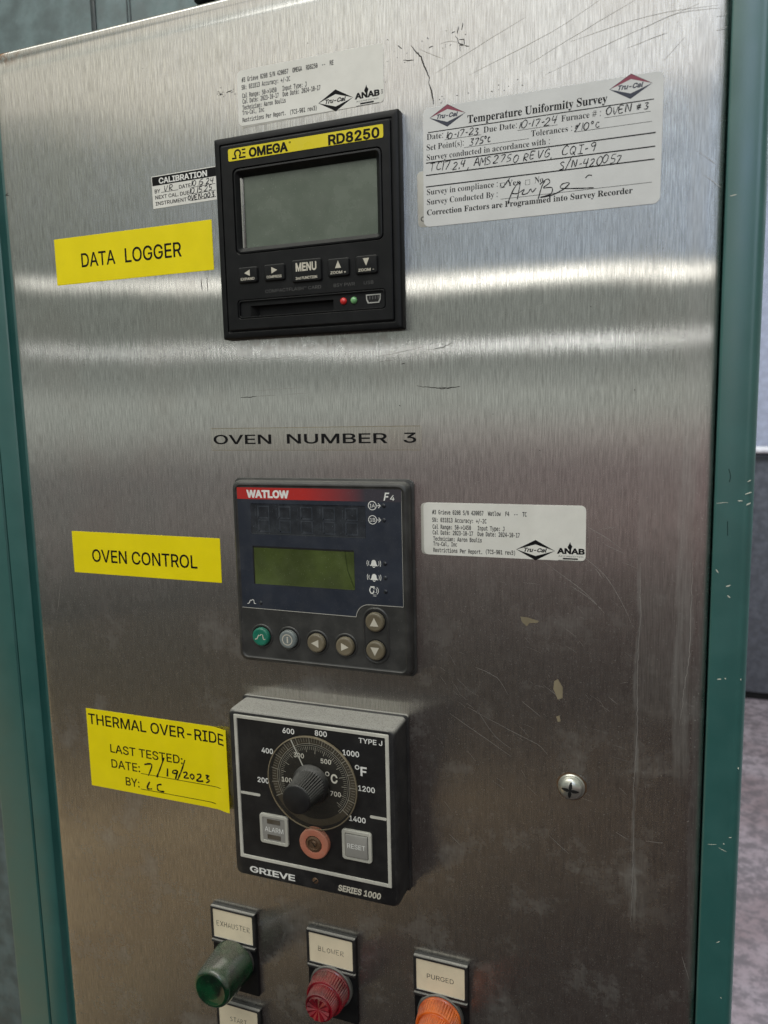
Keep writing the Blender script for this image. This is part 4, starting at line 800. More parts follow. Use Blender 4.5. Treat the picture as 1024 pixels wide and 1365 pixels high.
# marks on the metal and the paint
DARK=[[(151.0,40.8),(154.0,36.7),(157.9,32.2),(158.8,28.8),(161.1,24.0),(163.5,18.1),(162.8,15.6)],[(162.8,15.6),(165.2,8.0),(166.0,1.3)],[(145.2,32.5),(148.3,31.6),(152.7,31.2)],[(178.8,43.3),(181.2,43.7)],[(181.5,41.2),(183.2,39.0),(183.5,36.3),(187.0,34.4),(184.1,34.9),(184.6,31.3)],[(183.6,46.4),(182.7,42.1)],[(186.5,48.0),(185.6,43.9)],[(163.2,37.2),(166.2,37.5)],[(162.0,43.4),(163.2,42.4)],[(141.7,42.4),(144.5,40.0)],[(187.6,34.3),(190.5,33.2)],[(184.1,38.6),(187.3,37.9),(187.3,34.6)],[(163.8,-158.4),(171.2,-157.2),(177.0,-154.8)],[(151.0,-182.9),(154.8,-184.0),(163.4,-184.7),(168.7,-185.7),(181.9,-184.9)],[(139.9,-167.6),(142.6,-167.3)],[(137.6,-196.1),(138.4,-197.1)],[(167.7,-184.8),(174.0,-185.5),(182.4,-184.5)],[(8.1,-187.5),(15.2,-187.4),(22.1,-186.8)],[(-22.1,-96.3),(-21.3,-105.3)],[(-16.7,-95.6),(-16.6,-105.6)],[(-210.3,-13.0),(-207.0,-11.2)],[(-210.3,-13.0),(-206.0,-13.4)],[(8,33.8),(13,34.6)],[(2,33.0),(5,33.4)]]
FINE=[[(190.3,15.7),(243.0,32.0),(272.0,45.0)],[(229.0,15.6),(262.6,29.3),(292.6,40.9)],[(239.2,7.6),(281.8,20.3),(328.6,32.1)],[(254.9,24.3),(300.1,30.5),(339.0,29.2)],[(309.8,4.0),(321.2,15.0)],[(288.5,14.6),(309.5,19.0)],[(167.8,20.7),(186,28),(226.9,43.8)],[(120.0,-162.1),(136.7,-159.6),(153.1,-157.0),(155.8,-156.5)],[(123.3,-165.1),(136.1,-164.4)],[(298.6,24.4),(317.0,28.9),(340.3,27.4)],[(338.1,23.1),(343.4,23.6)],[(338.4,15.6),(343.7,16.5)],[(156.5,37.6),(163.7,33.4),(172.7,28.8)],[(171.0,38.0),(178.2,38.4),(182.3,37.1)],[(154.1,-158.9),(163.8,-158.4)],[(22,-186.8),(38,-186.5)],[(301.3,17.2),(311.2,19.1)]]
LIGHT=[[(268.5,-279.6),(280.5,-286.5),(291.4,-294.3)],[(266.8,-300.6),(280.9,-312.5),(291.1,-328.7),(299.2,-346.0)],[(240.2,-305.1),(258.9,-318.0),(271.2,-327.9),(281.4,-338.9)],[(258.9,-321.2),(271.2,-329.0),(279.3,-335.9)],[(280.6,-291.7),(292.8,-296.9)],[(192.3,-385.2),(208.0,-391.6),(215.7,-403.4)],[(194.4,-419.8),(219.1,-430.6),(236.6,-437.5),(244.2,-444.5)],[(172.3,-422.6),(198.8,-438.1),(218.0,-449.5)],[(193.2,-417.6),(205.6,-434.8),(218.0,-443.6)],[(284.3,-396.6),(290.4,-401.3)],[(225.6,-406.8),(238.7,-416.6)],[(274.9,-308.3),(279.0,-314.4)],[(245.0,-505.2),(259.5,-517.0)],[(170.8,-517.9),(179.8,-525.7)],[(336.2,-577.9),(341.4,-594.4)],[(291.2,-494.3),(299.0,-498.3)],[(310.5,-497.2),(321.9,-496.5)],[(-182.4,-339.1),(-186,-352),(-192.6,-378.0)],[(19.4,-182.9),(41.0,-181.8),(62.1,-181.6)],[(46.6,-186.2),(66.6,-185.6)],[(15.7,-159.6),(79.7,-158.3)],[(329.1,-49.4),(340.9,-59.1)],[(333.8,-63.9),(343.6,-72.5)]]
VERT=[[(303.1,-302.7),(303.9,-337.9),(302.8,-376.2),(303.7,-421.5),(302.4,-452.6),(302.1,-487.1)],[(334.9,-301.1),(334.8,-362.4),(331.9,-390.0),(330.2,-411.5)],[(302.4,-476.1),(303.0,-504.1),(302.3,-563.9)]]
def rough_line(p, amp, step=3.0):
    out = []
    for (x0, z0), (x1, z1) in zip(p, p[1:]):
        n = max(1, int(math.hypot(x1 - x0, z1 - z0) / step))
        for k in range(n):
            t_ = k / n
            out.append((x0 + (x1 - x0) * t_ + random.uniform(-amp, amp), z0 + (z1 - z0) * t_ + random.uniform(-amp, amp)))
    out.append(p[-1]); return out
mb = MB()
for i, p in enumerate(DARK): mb.ribbon(rough_line(p, .22, 1.2), .95 if i in (0, 1) else .6, .12, True)
for k in range(46):     # tiny pits and flecks
    x, z = random.uniform(-205, 330), random.uniform(-680, 92)
    mb.ribbon([(x, z), (x + random.uniform(-.5, .5), z + random.uniform(-.7, .7))], random.uniform(.3, .6), .12)
for k in range(60):
    x, z = random.choice([(random.uniform(0, 17), random.gauss(34, 1.5)), (random.uniform(132, 190), random.gauss(37, 5)), (random.uniform(165, 230), random.gauss(4, 1.5))])
    mb.ribbon([(x, z), (x + random.uniform(-1.2, 1.2), z + random.uniform(-.5, .5))], .35, .12)
cab_build(mb, 'dark_marks', 'scr_dark', None, 0)
def child_of_panel(o):
    o.parent = panel; return o
mb = MB()
for p in FINE: mb.ribbon(rough_line(smooth(p), .12, 6), .24, .10, True)
child_of_panel(cab_build(mb, 'long_scratches', 'scr_fine', None, 0))['kind'] = 'stuff'
mb = MB()
for p in LIGHT: mb.ribbon(rough_line(smooth(p), .14, 3), .26, .10, True)
for k in range(90):
    a = random.gauss(-.6, .35); L_ = random.uniform(2, 12)
    x, z = random.gauss(225, 55), random.gauss(-390, 70)
    if x > 325 or x < 155: continue
    mb.ribbon([(x, z), (x + L_ / 2 * math.cos(a), z + L_ / 2 * math.sin(a) + .3), (x + L_ * math.cos(a), z + L_ * math.sin(a))], random.uniform(.08, .16), .10, True)
for p in VERT: mb.ribbon(rough_line(p, .4, 3), .36, .10, True)
child_of_panel(cab_build(mb, 'light_scratches', 'scr_light', None, 0))['kind'] = 'stuff'
for o in list(COL.objects):
    if o.name == 'dark_marks': o.parent = panel; o['kind'] = 'stuff'
for p in [[(224.4,-345.0),(229.8,-345.3),(237.3,-347.3),(236.2,-348.7),(230.9,-349.2),(228.8,-351.8),(225.5,-348.7)],[(248.1,-389.6),(250.6,-387.7),(254.0,-393.4),(253.9,-401.2),(250.7,-402.7),(247.5,-395.2)],[(249.6,-415.3),(252.0,-414.1),(252.7,-418.3),(250.9,-419.1)]]:
    mb = MB(); mb.poly(p[::-1], .15); child_of_panel(cab_build(mb, 'adhesive_residue', 'residue', None, 0))
mb = MB()
CHIP=[[(347.3,-262.0),(354.0,-261.5)],[(359.5,-260.2),(362.0,-260.3)],[(364.3,-248.5),(366.3,-247.3)],[(363.4,-256.2),(366.9,-254.9)],[(364.2,-262.8),(366.5,-261.4)],[(348.4,-304.2),(349.9,-306.2)],[(357.0,-313.9),(354.6,-314.8)],[(355.6,-320.6),(357.2,-321.9)],[(351.5,-376.1),(353.9,-375.8)],[(356.1,-374.6),(356.6,-375.5)],[(362.2,-483.3),(363.7,-482.8)],[(359.0,-487.9),(359.6,-488.5)],[(349.6,-490.4),(355.0,-489.4)],[(356.3,-491.5),(361.3,-493.5)],[(357.4,-559.6),(359.2,-558.4)],[(361.1,-599.5),(361.7,-600.1)],[(365.2,-374.3),(365.4,-375.3)],[(366.0,-433.6),(366.1,-435.0)],[(348.6,-78.7),(352.1,-78.4)]]
for p in CHIP: mb.ribbon(rough_line(p, .15, .8), random.uniform(.5, .9) if p[1][0] - p[0][0] < 4 else .35, 3.14, True)
o = cab_build(mb, 'paint_chips', 'chip', None, 0); o.parent = post; o['kind'] = 'stuff'
mb = MB()
for p in [[(353.6,-240.6),(354.7,-244.9),(354.2,-248.7)],[(354.0,-273.3),(354.4,-282.3)]]: mb.ribbon(smooth(p), .5, 3.12)
o = cab_build(mb, 'paint_creases', 'crease', None, 0); o.parent = post; o['kind'] = 'stuff'

# mounting screw
t = cab
sc_x, sc_z = 260.4, -465.6
mb = MB()
mb.loft([(circ(sc_x + .3, sc_z + .3, 9.3, 32), .2), (circ(sc_x + .3, sc_z + .3, 9.3, 32), 1.2), (circ(sc_x + .3, sc_z + .3, 8.7, 32), 1.8)])
mb2 = MB()
R = [8.5, 8.5, 8.1, 7.3, 6.0, 4.2, 2.0]; D = [1.2, 2.2, 3.4, 4.5, 5.4, 6.1, 6.45]
mb2.loft([(circ(sc_x, sc_z, r, 28), d) for r, d in zip(R, D)])
gr = MB()
ri = circ(sc_x + .3, sc_z + .3, 9.0, 32); ro = [(sc_x + .3 + (10.2 + random.uniform(-.4, .7)) * math.cos(2 * PI * i / 32), sc_z + .3 + (10.2 + random.uniform(-.4, .7)) * math.sin(2 * PI * i / 32)) for i in range(32)]
gr.loft([(ro, .14), (ri, .16)], cap1=False)
screw = cab_build(mb2, 'screw', 'screw', None, 50, 'round cross head zinc screw on the bare steel')
screw.parent = panel
o = cab_build(mb, 'washer', 'screw', None, 40); o.parent = panel
o = cab_build(gr, 'rust_ring', 'brass', None, 0); o.parent = panel
mb = MB()
for a in (84, 174, 264, 354):
    ca, sa = math.cos(math.radians(a)), math.sin(math.radians(a))
    for (u0, w0, e0), (u1, w1, e1) in zip([(.0, .5, 6.62), (2.0, 1.25, 6.6), (4.2, 1.0, 6.25)], [(2.0, 1.25, 6.6), (4.2, 1.0, 6.25), (6.0, .35, 5.55)]):
        idx = [mb.P(sc_x + u * ca - w * sa, sc_z + u * sa + w * ca, dd) for u, w, dd in ((u0, w0, e0), (u1, w1, e1), (u1, -w1, e1), (u0, -w0, e0))]
        mb.face(idx[::-1])
o = cab_build(mb, 'cross_slot', 'hole', None, 0); o.parent = panel

# ================================================================== STICKERS
def sticker(label, cat, x, z, w, h, rot, mat, r=0.3, thick=.26, group=None, warp=None, name='label_sticker', base=0.0):
    t = thing(name, label, cat, x, z, 0, rot, group)
    mb = MB()
    if warp:
        nx, nz = 40, 10
        g_ = [[mb.P(w * i / nx, -h * j / nz, base + thick + warp(w * i / nx, -h * j / nz)) for i in range(nx + 1)] for j in range(nz + 1)]
        b_ = [[mb.P(w * i / nx, -h * j / nz, base + warp(w * i / nx, -h * j / nz)) for i in range(nx + 1)] for j in range(nz + 1)]
        for j in range(nz):
            for i in range(nx):
                mb.face((g_[j + 1][i], g_[j + 1][i + 1], g_[j][i + 1], g_[j][i])); mb.face((b_[j][i], b_[j][i + 1], b_[j + 1][i + 1], b_[j + 1][i]))
        for i in range(nx):
            mb.face((g_[0][i], g_[0][i + 1], b_[0][i + 1], b_[0][i])); mb.face((b_[nz][i], b_[nz][i + 1], g_[nz][i + 1], g_[nz][i]))
        for j in range(nz):
            mb.face((b_[j][0], b_[j + 1][0], g_[j + 1][0], g_[j][0])); mb.face((g_[j][nx], g_[j + 1][nx], b_[j + 1][nx], b_[j][nx]))
        mb.build('backing', mat, t, 30)
    else:
        mb.loft([(rr(0, w, -h, 0, r), base), (rr(0, w, -h, 0, r), base + thick * .7), (rr(.1, w - .1, -h + .1, -.1, max(r - .1, .05)), base + thick)])
        mb.build('backing', mat, t, 30)
    return t
GY = 'yellow vinyl labels naming the instruments'
# DATA LOGGER
t = sticker('yellow vinyl label reading DATA LOGGER, left of the recorder', 'label', -162.1, -53.5, 152.2, 36.9, 0.0, 'yellow', group=GY)
mb = MB(); text(mb, 'DATA', 26.8, -24.3, 34.0, 10.6, .3, .022); text(mb, 'LOGGER', 70.4, -24.3, 53.6, 10.6, .3, .022)
mb.build('lettering', 'ink', t, 0)
# OVEN CONTROL
t = sticker('yellow vinyl label reading OVEN CONTROL, left of the controller', 'label', -167.5, -297.9, 150.2, 36.6, .006, 'yellow', group=GY)
mb = MB(); text(mb, 'OVEN CONTROL', 20.6, -25.9, 107.2, 10.6, .3, .022)
mb.build('lettering', 'ink', t, 0)
# THERMAL OVER-RIDE, right edge lifting off
def lift(x, z):
    a = min(1, max(0, (x - 131) / 17)); s = a * a * (3 - 2 * a)
    fold = math.exp(-((x - (130.5 + (z + 74) * .62)) / 1.3) ** 2) * 1.5 if z < -50 else 0
    return 3.2 * s + fold
t = sticker('yellow vinyl label reading THERMAL OVER-RIDE with handwritten test date', 'label', -167.2, -459.7, 147.8, 73.6, 0.0, 'yellow', group=GY, warp=lift)
mb = MB()
text(mb, 'THERMAL OVER-RIDE', 2.0, -14.2, 143.2, 9.6, .34, .02, warp=lift)
text(mb, 'LAST TESTED:', 24.2, -38.3, 77, 7.6, .34, .018); text(mb, 'DATE:', 24.3, -52.6, 31.2, 7.6, .34, .018)
text(mb, 'BY:', 38.8, -67.3, 15, 7.6, .34, .018)
mb.ribbon([(x, -53.6) for x in range(56, 142, 6)], .55, .34, warp=lift); mb.ribbon([(x, -68.4) for x in range(55, 139, 6)], .55, .34, warp=lift)
mb.build('lettering', 'ink', t, 0)
mb = MB()
for s_ in ([(60.5, -44.5), (68.5, -43.6), (64, -54.5)], [(82, -35), (78, -44), (73, -54.5)], [(85, -44.5), (84.2, -52)],
           [(94.5, -45), (91, -45.5), (90.3, -48), (94, -47.5), (95.4, -45), (92.6, -53)], [(103.5, -34), (99.5, -44), (94.5, -54)],
           [(101, -46), (104, -45), (104.6, -47), (101.5, -50.5), (106.5, -50)], [(110, -45.6), (107.8, -48), (110, -50.4), (112, -48), (110, -45.6)],
           [(115, -45.5), (118.6, -44.8), (118.4, -47.2), (114.4, -51.3), (121, -50.6)], [(123.6, -45), (127, -44.8), (124.6, -47.4), (127.4, -49.2), (123.8, -51.6)],
           [(65, -60), (61.8, -66.5), (67, -66.4)], [(77.5, -60.5), (73.2, -62), (73.6, -66.6), (80, -67)]):
    mb.ribbon(smooth(s_), 1.35, .38, warp=lift, press=.28)
mb.build('handwriting', 'pen', t, 0)

# small CALIBRATION sticker, runs under the recorder's left edge
t = sticker('small black and white CALIBRATION sticker beside the recorder', 'sticker', -62.1, -16.3, 60.0, 24.0, -.010, 'paper')
mb = MB(); mb.poly([(.6, -7.2), (59.5, -7.2), (59.5, -.6), (.6, -.6)], .28); mb.build('black_band', 'ink', t, 0)
mb = MB(); text(mb, 'CALIBRATION', 6.8, -6.0, 43.6, 3.9, .36, .055); mb.build('band_lettering', 'white', t, 0)
mb = MB(); text(mb, 'BY', 2.4, -12.7, 5.2, 2.7, .3, .03); text(mb, 'DATE', 24.8, -12.1, 10.6, 2.6, .3, .03)
text(mb, 'NEXT CAL. DUE', 2.6, -17.2, 31, 2.6, .3, .03); text(mb, 'INSTRUMENT', 2.5, -21.8, 28.5, 2.6, .3, .03)
mb.ribbon([(8.3, -12.7), (24, -12.6)], .35, .3); mb.ribbon([(35.5, -12.6), (57, -12.4)], .35, .3)
mb.ribbon([(35, -17.3), (57, -17.1)], .35, .3); mb.ribbon([(34, -22), (57, -21.8)], .35, .3)
mb.build('lettering', 'ink', t, 0)
mb = MB(); strokes(mb, 'VR', 11, -12.2, 9, 4.2, .6, .36, .08, .15)
strokes(mb, '10.15.24', 35.8, -12.0, 20.5, 3.9, .6, .36, .08, .15); strokes(mb, '10.15.25', 34, -16.8, 20.5, 3.9, .6, .36, .08, .15)
strokes(mb, 'OVEN-003', 32, -21.6, 24, 3.4, .75, .36, .08, .1)
mb.build('handwriting', 'pen', t, 0)

# clear tape OVEN NUMBER 3
t = sticker('clear tape label with black wide letters OVEN NUMBER 3', 'tape label', -20.8, -210.8, 175, 17.4, .002, 'tape', r=1.2, thick=.12)
mb = MB(); text(mb, 'OVEN', 2.6, -12.3, 51.4, 7.0, .2, .02); text(mb, 'NUMBER', 67.5, -12.1, 81.5, 7.0, .2, .02); text(mb, '3', 161.2, -11.9, 9.6, 7.0, .2, .02)
mb.build('lettering', 'ink', t, 0)
mb = MB()
mb.ribbon(rough_line([(.6, -.1), (173.8, -.1)], .12, 4), .4, .16); mb.ribbon(rough_line([(.6, -17.2), (173.8, -17.2)], .12, 4), .28, .16)
mb.build('dirty_edge', 'residue', t, 0)

# calibration labels
def diamond(par, cx, cz, hw, hh, dd, top, bot, textmat, txt='Tru-Cal'):
    for nm, mat, s_ in (('logo_chevron', top, 1), ('logo_chevron', bot, -1)):
        mb = MB()
        th = hh * .42
        pts = [(cx - hw, cz), (cx, cz + s_ * hh), (cx + hw, cz), (cx, cz + s_ * (hh - th))]
        if s_ > 0: pts = pts[::-1]
        mb.face([mb.P(x, z, dd) for x, z in (pts[0], pts[1], pts[3])] if 0 else [mb.P(*p_, dd) for p_ in pts])
        # split the concave outline into two triangles' worth of faces
        mb.f = [(0, 1, 3), (1, 2, 3)] if s_ < 0 else [(0, 3, 2), (0, 2, 1)]
        if s_ > 0:
            mb.v = []; mb.f = []
            a = mb.P(cx - hw, cz, dd); b = mb.P(cx, cz + hh, dd); c = mb.P(cx + hw, cz, dd); e = mb.P(cx, cz + hh - th, dd)
            mb.f = [(a, e, b), (e, c, b)]
        else:
            mb.v = []; mb.f = []
            a = mb.P(cx - hw, cz, dd); b = mb.P(cx, cz - hh, dd); c = mb.P(cx + hw, cz, dd); e = mb.P(cx, cz - hh + th, dd)
            mb.f = [(a, b, e), (b, c, e)]
        mb.build(nm, mat, par, 0)
    mb = MB()
    mb.ribbon([(cx - hw, cz), (cx, cz + hh), (cx + hw, cz), (cx, cz - hh), (cx - hw, cz)], .28, dd)
    text(mb, txt, cx - hw * .60, cz - hh * .17, hw * 1.2, hh * .36, dd + .04, .06, .3)
    mb.build('logo_lettering', textmat, par, 0)
def cal_label(label, x, z, w, h, rot, tail, mats, lines, dx=0.0):
    t = sticker(label, 'label', x, z, w, h, rot, mats, r=3.4, group='white calibration labels beside instruments')
    mb = MB(); dd = .30
    for s_, x0, zb, wd, cp in lines: text(mb, s_, x0, zb, wd, cp, dd, .035, font='mono')
    mb.build('lettering', 'ink', t, 0)
    diamond(t, 78.6 + dx, -31.4, 13.0, 7.0, dd, 'ink', 'ink', 'ink')
    mb = MB(); text(mb, 'ANAB', 93 + dx, -32.9, 18.4, 3.5, dd, .08)
    ax = 101.6 + dx
    mb.face([mb.P(*p_, dd + .03) for p_ in ((ax - .9, -29.8), (ax + .9, -29.8), (ax + 1.7, -27.8), (ax + .6, -26.4), (ax + .2, -24.8), (ax - .8, -27.0), (ax - 1.5, -28.2))])
    text(mb, 'ACCREDITED', 94 + dx, -35.2, 16.5, .9, dd, 0)
    mb.poly([(97 + dx, -36.9), (107 + dx, -36.9), (107 + dx, -35.9), (97 + dx, -35.9)], dd)
    mb.ribbon([(94 + dx, -37.6), (111 + dx, -37.6)], .3, dd)
    mb.build('emblem', 'ink', t, 0)
    return t
tl_rot = math.atan2(.2, 113)
LT = [('#3 Grieve 0208 S/N 420057  OMEGA  RD8250  --  RE', 3.8, -8.0, 73, 3.0), ('SN: 031813 Accuracy: +/-2C', 3.5, -13.1, 39.5, 3.0),
      ('Cal Range: 50->1450   Input Type: J', 3.7, -18.8, 52, 3.0), ('Cal Date: 2023-10-17  Due Date: 2024-10-17', 3.8, -22.7, 62.6, 3.0),
      ('Technician: Aaron Boulis', 3.5, -26.9, 35.4, 2.9), ('Tru-Cal, Inc', 3.3, -30.4, 18, 2.9),
      ('Restrictions Per Report.', 3.2, -35.3, 35.2, 2.9), ('(TCS-901 rev3)', 42.2, -35.5, 20.8, 2.9)]
t = cal_label('white calibration label stuck above the recorder at the top of the panel', 17.7, 46.7, 113.6, 37.9, .005, 0, 'paper', LT, dx=-.9)
mb = MB(); text(mb, '3', 111.4, -32.2, 1.4, 2.6, .3, .02); mb.build('stray_lettering', 'ink', t, 0)
t = sticker('edge of an older white label under the label above the recorder', 'label', 20.5, 9.6, 110, 3.0, -.012, 'paper_old', r=.8, thick=.12, name='older_label')
t.location.z = .0102
LT2 = [('#3 Grieve 0208 S/N 420057  Watlow  F4  --  TC', 6.5, -8.3, 67.5, 3.0), ('SN: 031813 Accuracy: +/-2C', 6.5, -13.9, 39.5, 3.0),
       ('Cal Range: 50->1450   Input Type: J', 6.7, -18.9, 52, 3.0), ('Cal Date: 2023-10-17  Due Date: 2024-10-17', 6.7, -23.0, 62.6, 3.0),
       ('Technician: Aaron Boulis', 7.0, -27.5, 35.6, 2.9), ('Tru-Cal, Inc', 7.0, -31.2, 17.6, 2.9),
       ('Restrictions Per Report.', 7.0, -35.8, 35.8, 2.9), ('(TCS-901 rev3)', 45.5, -35.4, 20.6, 2.9)]
t = sticker('edge of an older yellowed label showing under the label right of the controller', 'label', 152.6, -266.2, 108, 37.4, 0, 'paper_old', r=3, thick=.12, name='older_label')
t = cal_label('white calibration label with water stains, stuck right of the controller', 154.6, -265.9, 113.6, 37.9, .0, 0, 'paper', LT2, dx=1.6)
mb = MB(); mb.poly([(73, -1.0), (76.5, -.4), (80.5, -.8), (79, -6), (76.8, -10.5), (73.5, -15), (71.4, -17.5), (71.0, -12), (72.6, -6)][::-1], .245); mb.build('stain', 'stain', t, 0)

# survey label over an older one
t = sticker('edge of an older stained label showing under the large survey label', 'label', 153.6, -40.0, 60, 36.4, -.012, 'paper_old', r=3, thick=.15, name='older_label')
mb = MB();  mb.ribbon(arc(3.6, -31, 1.4, 60, 300, 8), .5, .2)
mb.build('lettering', 'ink', t, 0)
t = sticker('large white Temperature Uniformity Survey label filled in by hand', 'label', 158.6, -.4, 151.6, 76.2, .0075, 'paper_cool', r=4.0, base=.16)
dd = .46
mb = MB()
text(mb, 'Temperature Uniformity Survey', 30.6, -13.4, 88.4, 4.9, dd, .008, serif=True)
for s_, x0, zb, wd in (('Date:', 2.6, -20.1, 11.4), ('Due Date:', 41.4, -20.7, 21.8), ('Furnace # :', 91.3, -20.8, 24),
                       ('Set Point(s):', 2.5, -26.8, 25.6), ('Tolerances :', 72.4, -27.2, 25.6), ('Survey conducted in accordance with :', 2.5, -33.2, 81.8),
                       ('Survey in compliance :', 2.5, -55.4, 48.4), ('Yes', 57.2, -55.8, 8.2), ('No', 75, -55.9, 5.4), ('Survey Conducted By :', 2.5, -61.8, 48.4)):
    text(mb, s_, x0, zb, wd, 3.7, dd, -.008, serif=True)
text(mb, 'Correction Factors are Programmed into Survey Recorder', 2.4, -68.6, 133, 3.6, dd, .004, serif=True)
for (xa, xb, z_, w_) in ((3.5, 146.2, -15.5, .6), (15, 40, -21.6, .26), (63.5, 89, -22.3, .26), (117.5, 144.5, -22.2, .26), (28.2, 71, -28.2, .26),
                         (99.3, 145.3, -28.1, .26), (2, 147.8, -34.8, .75), (1.9, 147.8, -42.7, .75), (1.8, 147.6, -50.1, .75), (52.9, 146.4, -63.4, .26)):
    mb.ribbon([(xa, z_), (xb, z_)], w_, dd)
for bx in (52.6, 69.1):
    mb.ribbon([(bx, -53.4), (bx + 2.8, -53.4), (bx + 2.8, -56.3), (bx, -56.3), (bx, -53.2)], .28, dd)
mb.build('lettering', 'ink', t, 0)
diamond(t, 17, -6.5, 12.1, 6.9, dd, 'maroon', 'navy', 'navy'); diamond(t, 132.6, -6.2, 12.3, 7.1, dd, 'maroon', 'navy', 'navy')
mb = MB(); pn = .52; d2 = dd + .06
strokes(mb, '10-17-23', 16, -21.0, 23, 4.0, pn, d2, .12, .2); strokes(mb, '10-17-24', 64.5, -21.4, 24.5, 4.3, pn, d2, .13, .25)
strokes(mb, 'OVEN #3', 118, -21.0, 26, 4.2, pn, d2, .13, .12); strokes(mb, '375', 31.5, -27.2, 10, 4.2, pn, d2, .12, .2)
strokes(mb, 'oc', 41.5, -27.0, 5, 4.2, pn, d2, .05, .1); strokes(mb, '%10', 99.5, -27.6, 9.5, 4.2, pn, d2, .05, .15); strokes(mb, 'oc', 109, -27.2, 6, 4.0, pn, d2, .05, .1)
strokes(mb, 'TC17.2,4, AMS2750 REVG,', 4.2, -40.4, 82, 4.8, pn, d2, .15, .2, slope=-.012)
strokes(mb, 'CQI-9', 92, -41.0, 21, 4.8, pn, d2, .12, .2); strokes(mb, 'S/N-420057', 90, -49.4, 39, 4.8, pn, d2, .13, .2)
for s_ in ([(52.6, -53.6), (54.2, -56.2), (58.8, -50.8)], [(57.6, -66.5), (61.5, -58), (65.6, -53.8), (64.8, -60), (63.9, -64.6)], [(60.2, -60.6), (64, -61), (68.4, -59), (67, -61.8), (70.4, -61.6), (72.6, -59.2), (73.6, -61.2), (76, -59)],
           [(77.4, -65.8), (79.8, -58), (81.6, -55.4)], [(78.4, -57), (83, -54.2), (84.6, -56.6), (80.6, -59.4), (86, -59.8), (85.4, -63.6), (78.6, -65), (86, -64.4), (93, -61.8), (97, -58.4), (93, -58.2), (91.4, -60.6), (97, -61.6), (106, -62.4), (112, -62.8)],
           [(106.8, -56.4), (108.6, -54.9), (110.7, -55.3)]):
    mb.ribbon(smooth(s_), .6, d2, press=.3)
mb.build('handwriting', 'pen', t, 0)

# ================================================================== RECORDER (top instrument)
t = thing('data_recorder', 'black square paperless chart recorder with yellow brand strip and blank grey screen', 'recorder', 0, 0, 0)
W_ = 144
mb = MB()
B = lambda i, r=1.2: rr(i, W_ - i, -W_ + i, -i, r, 3)
mb.loft([(B(0), .1), (B(0), 6.6), (B(.5), 7.6), (B(1.2), 8.0), (B(4.6), 8.0), (B(5.0), 7.0), (B(5.8), 7.0), (B(6.2), 8.6), (B(7.0, 1.0), 9.0)], cap1=False)
# front face with screen opening and card bay cut in
def face_with_holes(mb, outer, holes, d):
    """front plane split in horizontal strips round rectangular openings (each hole: x0,x1,z0,z1)"""
    x0, x1, z0, z1 = outer
    zs = sorted({z0, z1, *[h[2] for h in holes], *[h[3] for h in holes]})
    for a, b in zip(zs, zs[1:]):
        mid = (a + b) / 2
        cuts = sorted([(h[0], h[1]) for h in holes if h[2] < mid < h[3]])
        x = x0
        for c0, c1 in cuts + [(x1, x1)]:
            if c0 > x: mb.poly([(x, a), (c0, a), (c0, b), (x, b)], d)
            x = c1
scr = (14.2, 132.8, -84.6, -21.6); bay = (13.8, 133.0, -130.6, -115.2)
face_with_holes(mb, (7, 137, -137, -7), [scr, bay], 9.0)
mb.build('bezel', 'black', t, 35)
# lips inside openings
mb = MB()
S = lambda i, r: rr(scr[0] + i, scr[1] - i, scr[2] + i, scr[3] - i, r, 4)
mb.loft([(S(0, .01), 9.0), (S(.9, 4.0), 9.0), (S(1.4, 4.0), 7.6), (S(2.0, 3.6), 8.7), (S(3.0, 3.2), 8.9), (S(6.3, 1.2), 5.2), (S(6.6, 1.0), 3.6)], cap1=False)
mb.build('screen_surround', 'black', t, 35)
mb = MB(); mb.loft([(rr(19.2, 20.9, -80.6, -28.8, .5, 2), 3.6), (rr(19.2, 20.9, -80.6, -28.8, .5, 2), 5.6), (rr(19.6, 20.5, -80.2, -29.2, .3, 2), 6.0)]); mb.build('screen_side_glint', 'metal', t, 30)  # bright strip added in place of the reflection on the surround's left wall
mb = MB(); mb.poly([(20, -82), (128, -82), (128, -27), (20, -27)], 3.8); mb.build('screen', 'lcd', t, 0, 'blank grey green screen')
mb = MB(); mb.loft([(rr(20.6, 128, -78.9, -27.2, .6, 2), 3.85), (rr(21.6, 127.4, -78.2, -28.0, .4, 2), 4.3)], cap1=False); mb.build('screen_edge', 'metal', t, 40)
mb = MB()
Y = lambda i, r: rr(bay[0] + i, bay[1] - i, bay[2] + i, bay[3] - i, r, 4)
mb.loft([(Y(0, .01), 9.0), (Y(.6, 2.6), 9.0), (Y(1.0, 2.4), 8.0), (Y(1.5, 2.2), 8.8), (Y(2.0, 2.0), 8.8), (Y(2.3, 1.6), 7.2)], cap1=False)
slot = (24.5, 92.0, -128.4, -120.6)
face_with_holes(mb, (bay[0] + 2.3, bay[1] - 2.3, bay[2] + 2.3, bay[3] - 2.3), [slot], 7.25)
mb.build('card_bay', 'black', t, 35)
mb = MB(); mb.loft([(rr(*slot, .01, 1), 7.25), (rr(slot[0] + 4, slot[1] - .4, slot[2] + .4, slot[3] - .4, .01, 1), -.0 + 1.0)]); mb.build('card_slot', 'hole', t, 35)
